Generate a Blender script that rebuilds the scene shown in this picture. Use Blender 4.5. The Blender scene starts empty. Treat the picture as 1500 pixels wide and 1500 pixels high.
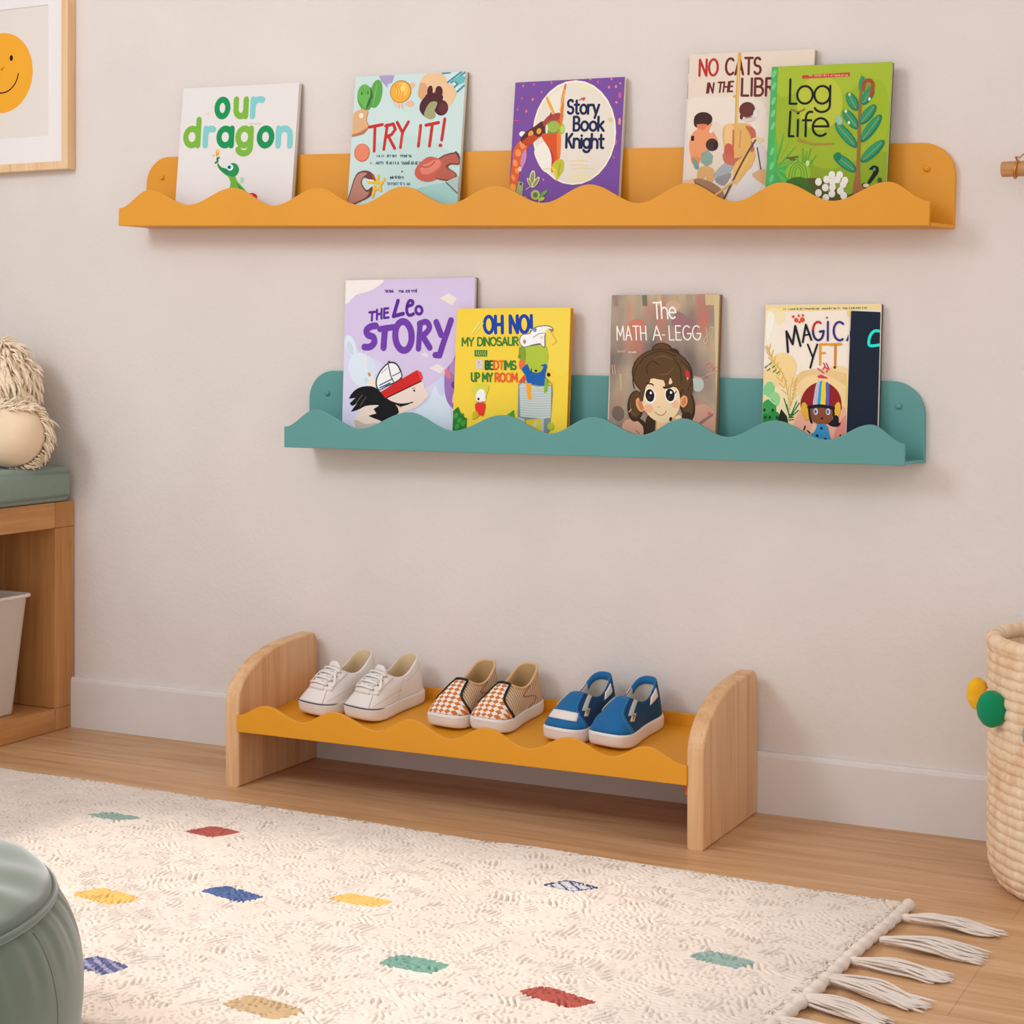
import bpy, bmesh, math, random
import numpy as np
from mathutils import Vector, Matrix
from mathutils.geometry import tessellate_polygon
random.seed(7); rng = np.random.default_rng(7)
SC = bpy.context.scene; COL = SC.collection
PI = math.pi; R = math.radians
YCAM = -2.854

# ------------------------------------------------------------------ materials
def lin(c):
    o = []
    for v in c[:3]:
        v = v / 255.0
        o.append(v / 12.92 if v <= 0.04045 else ((v + 0.055) / 1.055) ** 2.4)
    return (o[0], o[1], o[2], 1.0)

class NT:
    def __init__(s, name):
        s.m = bpy.data.materials.new(name); s.m.use_nodes = True
        s.t = s.m.node_tree; s.n = s.t.nodes
        s.b = s.n['Principled BSDF']
    def add(s, typ, **kw):
        n = s.n.new(typ)
        for k, v in kw.items(): setattr(n, k, v)
        return n
    def ln(s, a, b): s.t.links.new(a, b)
    def coords(s, scale=(1, 1, 1), rot=(0, 0, 0), kind='Object'):
        tc = s.add('ShaderNodeTexCoord'); mp = s.add('ShaderNodeMapping')
        mp.inputs['Scale'].default_value = scale; mp.inputs['Rotation'].default_value = rot
        s.ln(tc.outputs[kind], mp.inputs['Vector']); return mp.outputs['Vector']
    def noise(s, vec, scale, detail=4, rough=0.55, dist=0.0):
        n = s.add('ShaderNodeTexNoise'); n.inputs['Scale'].default_value = scale
        n.inputs['Detail'].default_value = detail; n.inputs['Roughness'].default_value = rough
        n.inputs['Distortion'].default_value = dist
        s.ln(vec, n.inputs['Vector']); return n.outputs['Fac']
    def ramp(s, fac, stops):
        r = s.add('ShaderNodeValToRGB'); e = r.color_ramp.elements
        while len(e) < len(stops): e.new(0.5)
        for i, (p, c) in enumerate(stops): e[i].position = p; e[i].color = c
        s.ln(fac, r.inputs['Fac']); return r.outputs['Color']
    def mix(s, fac, a, b, mode='MIX'):
        n = s.add('ShaderNodeMix', data_type='RGBA', blend_type=mode)
        for sock, v in ((n.inputs['Factor'], fac), (n.inputs['A'], a), (n.inputs['B'], b)):
            pass
        def put(sock, v):
            if hasattr(v, 'is_linked'): s.ln(v, sock)
            else: sock.default_value = v
        put(n.inputs[0], fac); put(n.inputs[6], a); put(n.inputs[7], b)
        return n.outputs[2]
    def bump(s, h, strength=0.2, dist=0.001, normal=None):
        b = s.add('ShaderNodeBump'); b.inputs['Strength'].default_value = strength
        b.inputs['Distance'].default_value = dist; s.ln(h, b.inputs['Height'])
        if normal is not None: s.ln(normal, b.inputs['Normal'])
        s.ln(b.outputs['Normal'], s.b.inputs['Normal']); return b.outputs['Normal']
    def col(s, c):
        if hasattr(c, 'is_linked'): s.ln(c, s.b.inputs['Base Color'])
        else: s.b.inputs['Base Color'].default_value = c
    def rough(s, v): s.b.inputs['Roughness'].default_value = v
    def spec(s, v): s.b.inputs['Specular IOR Level'].default_value = v

def plain(name, rgb, rough=0.5, bump=0.0, bscale=300, var=0.06, vscale=12, spec=0.4, sheen=0, metal=0):
    t = NT(name); v = t.coords()
    c = lin(rgb)
    if var:
        f = t.noise(v, vscale, 3)
        a = tuple(x * (1 - var) for x in c[:3]) + (1,); b = tuple(min(1, x * (1 + var)) for x in c[:3]) + (1,)
        t.col(t.ramp(f, [(0.3, a), (0.7, b)]))
    else: t.col(c)
    if bump: t.bump(t.noise(v, bscale, 3), bump, 0.001)
    t.rough(rough); t.spec(spec); t.b.inputs['Metallic'].default_value = metal
    if sheen:
        t.b.inputs['Sheen Weight'].default_value = sheen; t.b.inputs['Sheen Roughness'].default_value = 0.5
    return t.m

def wood(name, dark, mid, light, axis='Z', rough=0.45, scale=1.0, bump=0.08):
    t = NT(name)
    st = {'X': (1.2, 22, 22), 'Y': (22, 1.2, 22), 'Z': (22, 22, 1.2)}[axis]
    v = t.coords(tuple(a * scale for a in st))
    f = t.noise(v, 1.6, 6, 0.62, 0.6)
    st2 = {'X': (6, 200, 200), 'Y': (200, 6, 200), 'Z': (200, 200, 6)}[axis]
    f2 = t.noise(t.coords(tuple(a * scale for a in st2)), 1.0, 3, 0.5)
    c = t.ramp(f, [(0.28, lin(dark)), (0.5, lin(mid)), (0.74, lin(light))])
    c2 = t.ramp(f2, [(0.35, (0.88, 0.865, 0.84, 1)), (0.6, (1, 1, 1, 1))])
    t.col(t.mix(0.55, c, c2, 'MULTIPLY'))
    t.bump(f2, bump, 0.0006); t.rough(rough); t.spec(0.4)
    return t.m

def wall_mat():
    t = NT('painted plaster'); v = t.coords()
    f = t.noise(v, 5.5, 4)
    t.col(t.ramp(f, [(0.3, lin((224, 214, 207))), (0.7, lin((229, 219, 212)))]))
    h = t.noise(v, 95, 5, 0.6)
    t.bump(h, 0.6, 0.0016); t.rough(0.75); t.spec(0.25); return t.m

def floor_mat():
    t = NT('oak laminate')
    v = t.coords()
    br = t.add('ShaderNodeTexBrick'); br.offset = 0.37
    br.inputs['Scale'].default_value = 1.0; br.inputs['Brick Width'].default_value = 1.28
    br.inputs['Row Height'].default_value = 0.195; br.inputs['Mortar Size'].default_value = 0.0012
    br.inputs['Mortar Smooth'].default_value = 0.3
    br.inputs['Color1'].default_value = (0.9, 0.9, 0.9, 1); br.inputs['Color2'].default_value = (1.06, 1.05, 1.03, 1)
    br.inputs['Mortar'].default_value = (0.80, 0.77, 0.73, 1)
    t.ln(v, br.inputs['Vector'])
    f = t.noise(t.coords((1.1, 16, 1)), 2.2, 7, 0.62, 0.7)
    c = t.ramp(f, [(0.28, lin((184, 136, 94))), (0.5, lin((207, 162, 118))), (0.72, lin((222, 183, 142)))])
    f2 = t.noise(t.coords((7, 210, 1)), 1.0, 4, 0.55)
    c2 = t.ramp(f2, [(0.36, (0.86, 0.83, 0.79, 1)), (0.58, (1, 1, 1, 1))])
    c = t.mix(0.6, c, c2, 'MULTIPLY'); c = t.mix(0.75, c, br.outputs['Color'], 'MULTIPLY')
    t.col(c); t.bump(f2, 0.10, 0.0006); t.rough(0.42); t.spec(0.4); return t.m

def fabric(name, rgb, scale=900, sheen=0.3, bump=0.3, var=0.1, rough=0.9):
    t = NT(name); c = lin(rgb)
    v = t.coords()
    f = t.noise(v, 9, 4)
    a = tuple(x * (1 - var) for x in c[:3]) + (1,); b = tuple(min(1, x * (1 + var)) for x in c[:3]) + (1,)
    t.col(t.ramp(f, [(0.3, a), (0.7, b)]))
    t.bump(t.noise(v, scale, 2), bump, 0.0008); t.rough(rough); t.spec(0.15)
    t.b.inputs['Sheen Weight'].default_value = sheen; t.b.inputs['Sheen Roughness'].default_value = 0.45
    return t.m

_ink = {}; INK_GAIN = [1.0]
def ink(rgb):
    k = tuple(min(250, int(x*INK_GAIN[0])) for x in rgb)
    if k not in _ink:
        t = NT('printed ink'); t.col(lin(k)); t.rough(0.45); t.spec(0.12); _ink[k] = t.m
    return _ink[k]

# ------------------------------------------------------------------ meshes
class MB:
    """vertices, faces and material slots collected into one mesh"""
    def __init__(s): s.v = []; s.f = []; s.mi = []; s.sm = []; s.mats = []
    def mat(s, m):
        if m not in s.mats: s.mats.append(m)
        return s.mats.index(m)
    def put(s, vs, fs, m, smooth=True):
        o = len(s.v); k = s.mat(m)
        s.v.extend([tuple(p) for p in vs])
        for f in fs:
            s.f.append(tuple(i + o for i in f)); s.mi.append(k); s.sm.append(smooth)
    def bm(s, b, m, smooth=False):
        b.verts.index_update()
        s.put([v.co[:] for v in b.verts], [[v.index for v in f.verts] for f in b.faces], m, smooth); b.free()
    def box(s, x0, x1, y0, y1, z0, z1, m, bev=0.0, seg=2, smooth=False):
        b = bmesh.new()
        bmesh.ops.create_cube(b, size=1.0, matrix=Matrix.Translation(((x0+x1)/2, (y0+y1)/2, (z0+z1)/2)) @ Matrix.Diagonal((abs(x1-x0), abs(y1-y0), abs(z1-z0), 1)))
        if bev: bmesh.ops.bevel(b, geom=list(b.edges), offset=bev, segments=seg, profile=0.5, affect='EDGES')
        s.bm(b, m, smooth)
    def prism(s, pts, axis, a0, a1, m, bev=0.0, seg=2, smooth=False):
        """2-D outline pushed from a0 to a1 along an axis ('Y': pts are x,z; 'X': pts are y,z)"""
        mk = (lambda p, a: (p[0], a, p[1])) if axis == 'Y' else (lambda p, a: (a, p[0], p[1]))
        b = bmesh.new()
        A = [b.verts.new(mk(p, a0)) for p in pts]; B = [b.verts.new(mk(p, a1)) for p in pts]
        fa = b.faces.new(A); fb = b.faces.new(list(reversed(B)))
        n = len(pts)
        for i in range(n): b.faces.new((A[i], B[i], B[(i+1) % n], A[(i+1) % n]))
        bmesh.ops.recalc_face_normals(b, faces=b.faces)
        if bev:
            ed = [e for e in b.edges if fa in e.link_faces or fb in e.link_faces]
            bmesh.ops.bevel(b, geom=ed, offset=bev, segments=seg, profile=0.5, affect='EDGES')
        s.bm(b, m, smooth)
    def tube(s, pts, r, m, seg=8, closed=False, flat=1.0, cap=True):
        pts = [Vector(p) for p in pts]; n = len(pts)
        rr = r if hasattr(r, '__len__') else [r] * n
        vs = []; fs = []; prev = None
        for i, p in enumerate(pts):
            if closed: t = pts[(i+1) % n] - pts[i-1]
            else: t = pts[min(i+1, n-1)] - pts[max(i-1, 0)]
            t = t.normalized() if t.length > 1e-9 else Vector((0, 0, 1))
            if prev is None:
                a = Vector((0, 0, 1)) if abs(t.z) < 0.9 else Vector((1, 0, 0))
                u = t.cross(a).normalized()
            else:
                u = (prev - t * prev.dot(t))
                u = u.normalized() if u.length > 1e-9 else t.orthogonal().normalized()
            prev = u; w = t.cross(u)
            for k in range(seg):
                an = 2 * PI * k / seg
                vs.append(p + (u * math.cos(an) + w * math.sin(an) * flat) * rr[i])
        m_ = n if closed else n - 1
        for i in range(m_):
            j = (i + 1) % n
            for k in range(seg):
                l = (k + 1) % seg
                fs.append((i*seg+k, i*seg+l, j*seg+l, j*seg+k))
        if cap and not closed:
            fs.append(tuple(reversed(range(seg)))); fs.append(tuple(range((n-1)*seg, n*seg)))
        s.put(vs, fs, m, True)
    def grid(s, P, m, smooth=True, closed_u=False, flip=False):
        nu = len(P); nv = len(P[0]); vs = [q for row in P for q in row]; fs = []
        for i in range(nu if closed_u else nu - 1):
            for j in range(nv - 1):
                a = i*nv+j; b = ((i+1) % nu)*nv+j
                q = (a, b, b+1, a+1)
                fs.append(tuple(reversed(q)) if flip else q)
        s.put(vs, fs, m, smooth)
    def slab(s, P, th, m, down=0.001):
        """a grid of points thickened along its normals, closed at the rim"""
        nu, nv = len(P), len(P[0]); P = [[Vector(q) for q in r] for r in P]
        N = []
        for i in range(nu):
            row = []
            for j in range(nv):
                du = P[min(i+1, nu-1)][j] - P[max(i-1, 0)][j]; dv = P[i][min(j+1, nv-1)] - P[i][max(j-1, 0)]
                n = du.cross(dv); row.append(n.normalized() if n.length > 1e-12 else Vector((0, 0, 1)))
            N.append(row)
        e = lambda i, j: 0.35 if (i in (0, nu-1) or j in (0, nv-1)) else 1.0
        T = [P[i][j] + N[i][j] * th * e(i, j) for i in range(nu) for j in range(nv)]
        Bt = [P[i][j] - N[i][j] * down for i in range(nu) for j in range(nv)]
        fs = []; k = nu * nv
        for i in range(nu-1):
            for j in range(nv-1):
                a = i*nv+j; fs.append((a, a+nv, a+nv+1, a+1)); fs.append((a+k, a+1+k, a+nv+1+k, a+nv+k))
        ring = [(i, 0) for i in range(nu)] + [(nu-1, j) for j in range(1, nv)] + [(i, nv-1) for i in range(nu-2, -1, -1)] + [(0, j) for j in range(nv-2, 0, -1)]
        for q in range(len(ring)):
            a = ring[q][0]*nv + ring[q][1]; b = ring[(q+1) % len(ring)][0]*nv + ring[(q+1) % len(ring)][1]
            fs.append((b, a, a+k, b+k))
        s.put(T + Bt, fs, m, True)
    def lathe(s, prof, m, seg=64, c=(0, 0), fn=None, smooth=True):
        vs = []; n = len(prof)
        for i in range(seg):
            a = 2*PI*i/seg
            for j, (r, z) in enumerate(prof):
                if fn: r, z = fn(a, r, z, j)
                vs.append((c[0]+r*math.cos(a), c[1]+r*math.sin(a), z))
        fs = []
        for i in range(seg):
            k = (i+1) % seg
            for j in range(n-1): fs.append((i*n+j, k*n+j, k*n+j+1, i*n+j+1))
        s.put(vs, fs, m, smooth)
    def ball(s, c, r, m, seg=16, rings=10, fn=None):
        vs = []; fs = []
        rx, ry, rz = r if hasattr(r, '__len__') else (r, r, r)
        for i in range(rings+1):
            th = PI*i/rings
            for k in range(seg):
                ph = 2*PI*k/seg
                d = Vector((math.sin(th)*math.cos(ph), math.sin(th)*math.sin(ph), math.cos(th)))
                q = fn(d) if fn else 1.0
                vs.append((c[0]+d.x*rx*q, c[1]+d.y*ry*q, c[2]+d.z*rz*q))
        for i in range(rings):
            for k in range(seg):
                l = (k+1) % seg; fs.append((i*seg+k, (i+1)*seg+k, (i+1)*seg+l, i*seg+l))
        s.put(vs, fs, m, True)
    def build(s, name, parent=None, loc=(0, 0, 0), autosmooth=None):
        me = bpy.data.meshes.new(name); me.from_pydata(s.v, [], s.f)
        for m in s.mats: me.materials.append(m)
        me.polygons.foreach_set('material_index', s.mi); me.polygons.foreach_set('use_smooth', s.sm)
        me.update(); me.validate()
        o = bpy.data.objects.new(name, me); COL.objects.link(o)
        o.location = loc
        if parent is not None: o.parent = parent
        return o

def tag(o, label=None, cat=None, group=None, kind=None):
    if label: o['label'] = label
    if cat: o['category'] = cat
    if group: o['group'] = group
    if kind: o['kind'] = kind
    return o
def empty(name, loc, label=None, cat=None, group=None, rot=(0, 0, 0)):
    o = bpy.data.objects.new(name, None); COL.objects.link(o); o.location = loc; o.rotation_euler = rot
    o.empty_display_size = 0.05
    return tag(o, label, cat, group)
def catmull(pts, sub=6, closed=True):
    n = len(pts); out = []; d = len(pts[0])
    for i in range(n if closed else n-1):
        if closed: p0, p1, p2, p3 = pts[i-1], pts[i], pts[(i+1) % n], pts[(i+2) % n]
        else: p0, p1, p2, p3 = pts[max(i-1, 0)], pts[i], pts[i+1], pts[min(i+2, n-1)]
        for k in range(sub):
            t = k/sub
            out.append(tuple(0.5*((2*p1[a]) + (-p0[a]+p2[a])*t + (2*p0[a]-5*p1[a]+4*p2[a]-p3[a])*t*t + (-p0[a]+3*p1[a]-3*p2[a]+p3[a])*t**3) for a in range(d)))
    if not closed: out.append(tuple(pts[-1]))
    return out
def smooth01(t): t = max(0, min(1, t)); return t*t*(3-2*t)

# ------------------------------------------------------------------ the setting
M_wall = wall_mat(); M_floor = floor_mat()
M_base = plain('white satin skirting', (226, 219, 214), 0.45, 0, var=0.02)
def struct(name, m, bm_fn):
    b = MB(); bm_fn(b); o = b.build(name); o['kind'] = 'structure'; return o
struct('floor', M_floor, lambda b: b.box(-2.95, 1.2, -4.6, 0.0, -0.08, 0.0, M_floor))
struct('wall_back', M_wall, lambda b: b.box(-3.07, 1.2, 0.0, 0.12, -0.08, 2.6, M_wall))
M_ceil = plain('white ceiling paint', (236, 232, 228), .9, 0, var=.01)
struct('added_ceiling', M_ceil, lambda b: b.box(-3.07, 1.2, -2.6, 0.12, 2.6, 2.7, M_ceil))  # unseen slab added to cut overhead light on the wall; open towards the camera
def leftwall(b):
    b.box(-3.07, -2.95, -4.6, 0.0, -0.08, 0.62, M_wall); b.box(-3.07, -2.95, -4.6, 0.0, 2.35, 2.6, M_wall)
    b.box(-3.07, -2.95, -0.62, 0.0, 0.62, 2.35, M_wall); b.box(-3.07, -2.95, -4.6, -2.75, 0.62, 2.35, M_wall)
struct('wall_left', M_wall, leftwall)
def bb(b):
    pr = [(0.0, 0.0), (-0.013, 0.0), (-0.013, 0.096), (-0.0115, 0.1015), (-0.009, 0.104), (0.0, 0.104)]
    b.prism(pr, 'X', -2.474, 1.2, M_base)
struct('baseboard_back', M_base, bb)
def winframe(b):
    for y in (-0.64, -1.70, -2.73): b.box(-3.04, -2.98, y-0.022, y+0.022, 0.663, 2.307, M_base, 0.003)
    for z in (0.64, 2.33): b.box(-3.04, -2.98, -2.749, -0.621, z-0.0215, z+0.0215, M_base, 0.003)
struct('window_1', M_base, winframe)

# ------------------------------------------------------------------ print: strokes, letters, shapes
def A(cx, cy, rx, ry, a0, a1, n=12):
    return [(cx+rx*math.cos(R(a0+(a1-a0)*i/n)), cy+ry*math.sin(R(a0+(a1-a0)*i/n))) for i in range(n+1)]
GL = {
'T': (.62, [[(0, 1), (.62, 1)], [(.31, 1), (.31, 0)]]),
'R': (.58, [[(0, 0), (0, 1)], [(0, 1), (.28, 1)]+A(.28, .75, .26, .25, 80, -90)+[(0, .5)], [(.22, .5), (.56, 0)]]),
'Y': (.66, [[(0, 1), (.33, .48)], [(.66, 1), (.33, .48), (.33, 0)]]),
'I': (.04, [[(.02, 0), (.02, 1)]]),
'!': (.06, [[(.03, .3), (.03, 1)], [(.03, 0), (.03, .03)]]),
'N': (.6, [[(0, 0), (0, 1), (.6, 0), (.6, 1)]]),
'O': (.76, [A(.38, .5, .38, .5, 0, 360, 28)]),
'C': (.66, [A(.38, .5, .38, .5, 50, 310, 20)]),
'A': (.66, [[(0, 0), (.33, 1), (.66, 0)], [(.12, .34), (.54, .34)]]),
'S': (.54, [A(.27, .745, .25, .255, 35, 250, 12)+A(.27, .25, .27, .25, 80, -150, 12)]),
'H': (.58, [[(0, 0), (0, 1)], [(.58, 0), (.58, 1)], [(0, .5), (.58, .5)]]),
'E': (.46, [[(.46, 1), (0, 1), (0, 0), (.46, 0)], [(0, .52), (.4, .52)]]),
'L': (.42, [[(0, 1), (0, 0), (.42, 0)]]),
'B': (.52, [[(0, 0), (0, 1), (.25, 1)]+A(.25, .76, .22, .24, 80, -90)+[(0, .52)], [(.25, .52)]+A(.26, .26, .26, .26, 80, -90)+[(0, 0)]]),
'P': (.52, [[(0, 0), (0, 1), (.26, 1)]+A(.26, .73, .26, .27, 80, -90)+[(0, .46)]]),
'D': (.62, [[(0, 0), (0, 1), (.25, 1)]+A(.25, .5, .37, .5, 85, -85, 14)+[(.25, 0), (0, 0)]]),
'U': (.58, [[(0, 1), (0, .3)]+A(.29, .29, .29, .29, 180, 360, 12)+[(.58, 1)]]),
'M': (.76, [[(0, 0), (.04, 1), (.38, .3), (.72, 1), (.76, 0)]]),
'G': (.7, [A(.38, .5, .38, .5, 50, 345, 20)+[(.72, .45), (.42, .45)]]),
'K': (.54, [[(0, 0), (0, 1)], [(.52, 1), (0, .42)], [(.16, .6), (.54, 0)]]),
'-': (.22, [[(0, .42), (.22, .42)]]),
'o': (.6, [A(.3, .325, .3, .325, 0, 360, 24)]),
'u': (.54, [[(0, .65), (0, .28)]+A(.27, .27, .27, .27, 180, 360, 12)+[(.54, .65)], [(.54, .65), (.54, 0)]]),
'r': (.36, [[(0, 0), (0, .65)], [(0, .35)]+A(.27, .37, .27, .28, 175, 65, 8)]),
'd': (.6, [A(.3, .325, .3, .325, 0, 360, 24), [(.6, 1), (.6, 0)]]),
'a': (.6, [A(.3, .325, .3, .325, 0, 360, 24), [(.6, .65), (.6, 0)]]),
'g': (.6, [A(.3, .325, .3, .325, 0, 360, 24), [(.6, .65), (.6, -.06)]+A(.3, -.06, .3, .25, 0, -155, 10)]),
'n': (.54, [[(0, 0), (0, .65)], [(0, .36)]+A(.27, .37, .27, .28, 175, 0, 10)+[(.54, 0)]]),
'h': (.54, [[(0, 0), (0, 1)], [(0, .36)]+A(.27, .37, .27, .28, 175, 0, 10)+[(.54, 0)]]),
't': (.42, [[(.17, .95), (.17, .16)]+A(.32, .15, .15, .15, 180, 290, 6), [(0, .65), (.4, .65)]]),
'y': (.54, [[(0, .65), (.27, 0)], [(.54, .65), (.16, -.3)]]),
'k': (.48, [[(0, 0), (0, 1)], [(.44, .65), (0, .24)], [(.14, .38), (.48, 0)]]),
'i': (.04, [[(.02, 0), (.02, .65)], [(.02, .87), (.02, .89)]]),
'e': (.6, [[(.02, .35), (.58, .35)]+A(.3, .325, .3, .325, 5, 312, 20)]),
'l': (.04, [[(.02, 0), (.02, 1)]]),
'f': (.4, [[(.13, 0), (.13, .75)]+A(.33, .76, .2, .24, 180, 70, 8), [(0, .65), (.36, .65)]]),
}
class Art:
    """printed shapes laid on a rectangle W x H lying in local x,z; sk = sketch frame (origin, x end, lower left point and its depth)"""
    def __init__(s, mb, W, H, tl, tr, bl, Lv, y=-0.0002):
        s.mb = mb; s.W = W; s.H = H; s.y = y
        ax = (tr[0]-tl[0], tr[1]-tl[1]); ay = (bl[0]-tl[0], bl[1]-tl[1])
        det = ax[0]*ay[1]-ax[1]*ay[0]
        s.map = lambda p: (W*((p[0]-tl[0])*ay[1]-(p[1]-tl[1])*ay[0])/det, H-Lv*(ax[0]*(p[1]-tl[1])-ax[1]*(p[0]-tl[0]))/det)
        s.sc = W/math.hypot(*ax)
    def _put(s, P, rgb):
        P = [p for i, p in enumerate(P) if math.dist(p, P[i-1]) > 1e-7]
        lo, hw, hh = 0.0006, s.W-0.0006, s.H-0.0006
        for ax, lim, sg in ((0, lo, 1), (0, hw, -1), (1, lo, 1), (1, hh, -1)):
            out = []
            for i in range(len(P)):
                a, b = P[i-1], P[i]; ia = (a[ax]-lim)*sg >= 0; ib = (b[ax]-lim)*sg >= 0
                if ia != ib:
                    t = (lim-a[ax])/(b[ax]-a[ax]); out.append((a[0]+(b[0]-a[0])*t, a[1]+(b[1]-a[1])*t))
                if ib: out.append(b)
            P = out
            if len(P) < 3: return
        s.y -= 0.000006
        vs = [Vector((p[0], p[1], 0)) for p in P]
        tri = tessellate_polygon([vs]); fs = []
        for t in tri:
            a, b, c = (vs[i] for i in t)
            cr = (b-a).cross(c-a).z
            if abs(cr) < 1e-14: continue
            fs.append(t if cr > 0 else t[::-1])
        m = rgb if isinstance(rgb, bpy.types.Material) else ink(rgb)
        s.mb.put([(p[0], s.y, p[1]) for p in P], fs, m, False)
    def poly(s, pts, rgb, smooth=0):
        if smooth: pts = catmull(pts, smooth)
        s._put([s.map(p) for p in pts], rgb)
    def ell(s, cx, cy, rx, ry, rgb, rot=0, n=28):
        c, d = math.cos(R(rot)), math.sin(R(rot))
        s.poly([(cx+rx*math.cos(2*PI*i/n)*c-ry*math.sin(2*PI*i/n)*d, cy+rx*math.cos(2*PI*i/n)*d+ry*math.sin(2*PI*i/n)*c) for i in range(n)], rgb)
    def rect(s, x0, y0, x1, y1, rgb): s.poly([(x0, y0), (x1, y0), (x1, y1), (x0, y1)], rgb)
    def stroke(s, pts, w, rgb, curve=False, taper=0.0):
        if curve: pts = catmull(pts, 6, False)
        P = [s.map(p) for p in pts]; h = w*s.sc/2
        P = [p for i, p in enumerate(P) if i == 0 or math.dist(p, P[i-1]) > 1e-6]
        if len(P) < 2: P = [P[0], (P[0][0], P[0][1]-1e-5)]
        runs = [[P[0]]]
        for i in range(1, len(P)):
            runs[-1].append(P[i])
            if 0 < i < len(P)-1:
                a = math.atan2(P[i][1]-P[i-1][1], P[i][0]-P[i-1][0]); b = math.atan2(P[i+1][1]-P[i][1], P[i+1][0]-P[i][0])
                if abs((b-a+PI) % (2*PI)-PI) > 0.75: runs.append([P[i]])
        for q in runs:
            if len(q) < 2: continue
            Lf = []; Rt = []; n = len(q)
            for i in range(n):
                a = q[max(i-1, 0)]; b = q[min(i+1, n-1)]
                dx, dy = b[0]-a[0], b[1]-a[1]; L = math.hypot(dx, dy) or 1e-9
                hh = h*(1-taper*abs(2*i/(n-1)-1)) if n > 2 else h
                nx, ny = -dy/L*hh, dx/L*hh
                Lf.append((q[i][0]+nx, q[i][1]+ny)); Rt.append((q[i][0]-nx, q[i][1]-ny))
            def cap(p, a, rad): return [(p[0]+rad*math.cos(a+PI*k/6), p[1]+rad*math.sin(a+PI*k/6)) for k in range(1, 6)]
            a1 = math.atan2(q[-1][1]-q[-2][1], q[-1][0]-q[-2][0]); a0 = math.atan2(q[0][1]-q[1][1], q[0][0]-q[1][0])
            hc = h*(1-taper)
            if n > 14:                                    # long curves go down in short quads, so that loops stay clean
                s.y -= 0.000006
                for i in range(0, n-1):
                    s.y += 0.000006
                    s._put([Rt[i], Rt[i+1], Lf[i+1], Lf[i]], rgb)
                s.y -= 0.000006
                s._put([Lf[0]]+cap(q[0], a0-PI/2, hc)+[Rt[0]], rgb); s._put([Rt[-1]]+cap(q[-1], a1-PI/2, hc)+[Lf[-1]], rgb)
            else:
                s._put(Rt+cap(q[-1], a1-PI/2, hc)+Lf[::-1]+cap(q[0], a0-PI/2, hc), rgb)
    def ch(s, c, x, base, size, rgb, w, xs=1.0, slant=0.0):
        adv, st = GL[c]
        for q in st: s.stroke([(x+size*xs*p[0]+slant*size*p[1], base-size*p[1]) for p in q], w, rgb)
        return x+size*xs*adv
    def text(s, txt, x, base, size, rgb, w, xs=1.0, gap=0.2, x1=None, slope=0.0, slant=0.0):
        """one line of letters; x1 = where the line ends"""
        tot = sum((GL[c][0] if c != ' ' else 0.28) for c in txt)+gap*(len(txt)-1)
        if x1 is not None: xs = (x1-x)/(tot*size)
        x0 = x
        for i, c in enumerate(txt):
            if c == ' ': x += 0.28*size*xs
            else:
                k = rgb[i] if isinstance(rgb, list) else rgb
                x = s.ch(c, x, base+slope*(x-x0), size, k, w, xs, slant)
            x += gap*size*xs
    def scrib(s, x0, x1, y, h, rgb, w, step=None):
        """a line of print too small to read"""
        step = step or h*0.55; x = x0; i = 0; rnd = random.Random(int(x0*7+y))
        while x < x1:
            if rnd.random() < 0.86:
                k = rnd.choice((0, 1, 2))
                if k == 0: s.stroke([(x, y-h*rnd.uniform(.6, 1)), (x, y)], w, rgb)
                elif k == 1: s.stroke([(x, y-h*.6), (x+step*.6, y-h*.6), (x+step*.6, y)], w, rgb)
                else: s.stroke([(x, y), (x+step*.35, y-h*.65), (x+step*.7, y)], w, rgb)
            x += step

# ------------------------------------------------------------------ wall shelves
M_must = plain('mustard powder coat', (226, 152, 28), 0.45, 0.05, 700, 0.03, 6)
M_teal = plain('teal powder coat', (94, 154, 150), 0.45, 0.05, 700, 0.03, 6)
def wave(ext, x0, x1, n=220):
    """outline through peaks and troughs, half a cosine between neighbours"""
    out = []
    for i in range(n+1):
        x = x0+(x1-x0)*i/n
        for (xa, za), (xb, zb) in zip(ext, ext[1:]):
            if xa <= x <= xb:
                t = (x-xa)/(xb-xa); out.append((x, za+(zb-za)*(0.5-0.5*math.cos(PI*t)))); break
    return out
def wall_shelf(loc, rot, mat, label, Lb, Lf, back, ext, screws, D=0.085):
    t = empty('wall_shelf', loc, label, 'wall shelf', None, (0, rot, 0))
    xl, xr, zl, zr = back
    rad = 0.055
    p = [(xl, 0.0), (xr, 0.0)]
    p += A(xr-rad, zr-rad, rad, rad, 0, 90, 10); p += A(xl+rad, zl-rad, rad, rad, 90, 180, 10)
    b = MB(); b.prism(p, 'Y', 0.0, -0.010, mat, 0.0012); b.build('back_panel', t)
    b = MB()
    bt = bmesh.new()
    q = [(xl, -0.010), (xr, -0.010), (Lf-0.002, -D+0.007), (xl-0.006, -D+0.007)]
    va = [bt.verts.new((x, y, 0.0003)) for x, y in q]; vb = [bt.verts.new((x, y, 0.006)) for x, y in q]
    bt.faces.new(va); bt.faces.new(vb[::-1])
    for i in range(4): bt.faces.new((va[i], vb[i], vb[(i+1) % 4], va[(i+1) % 4]))
    bmesh.ops.recalc_face_normals(bt, faces=bt.faces); b.bm(bt, mat); b.build('ledge', t)
    w = wave(ext, ext[0][0], ext[-1][0])
    b = MB(); b.prism([(ext[0][0], 0.0)]+w+[(ext[-1][0], 0.0)], 'Y', -D+0.007, -D, mat, 0.0012); b.build('wavy_front_lip', t)
    for x, z in screws:
        b = MB(); b.ball((x, -0.0105, z), (0.0056, 0.0042, 0.0056), mat, 18, 10); b.build('screw_cap', t)
    return t
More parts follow.
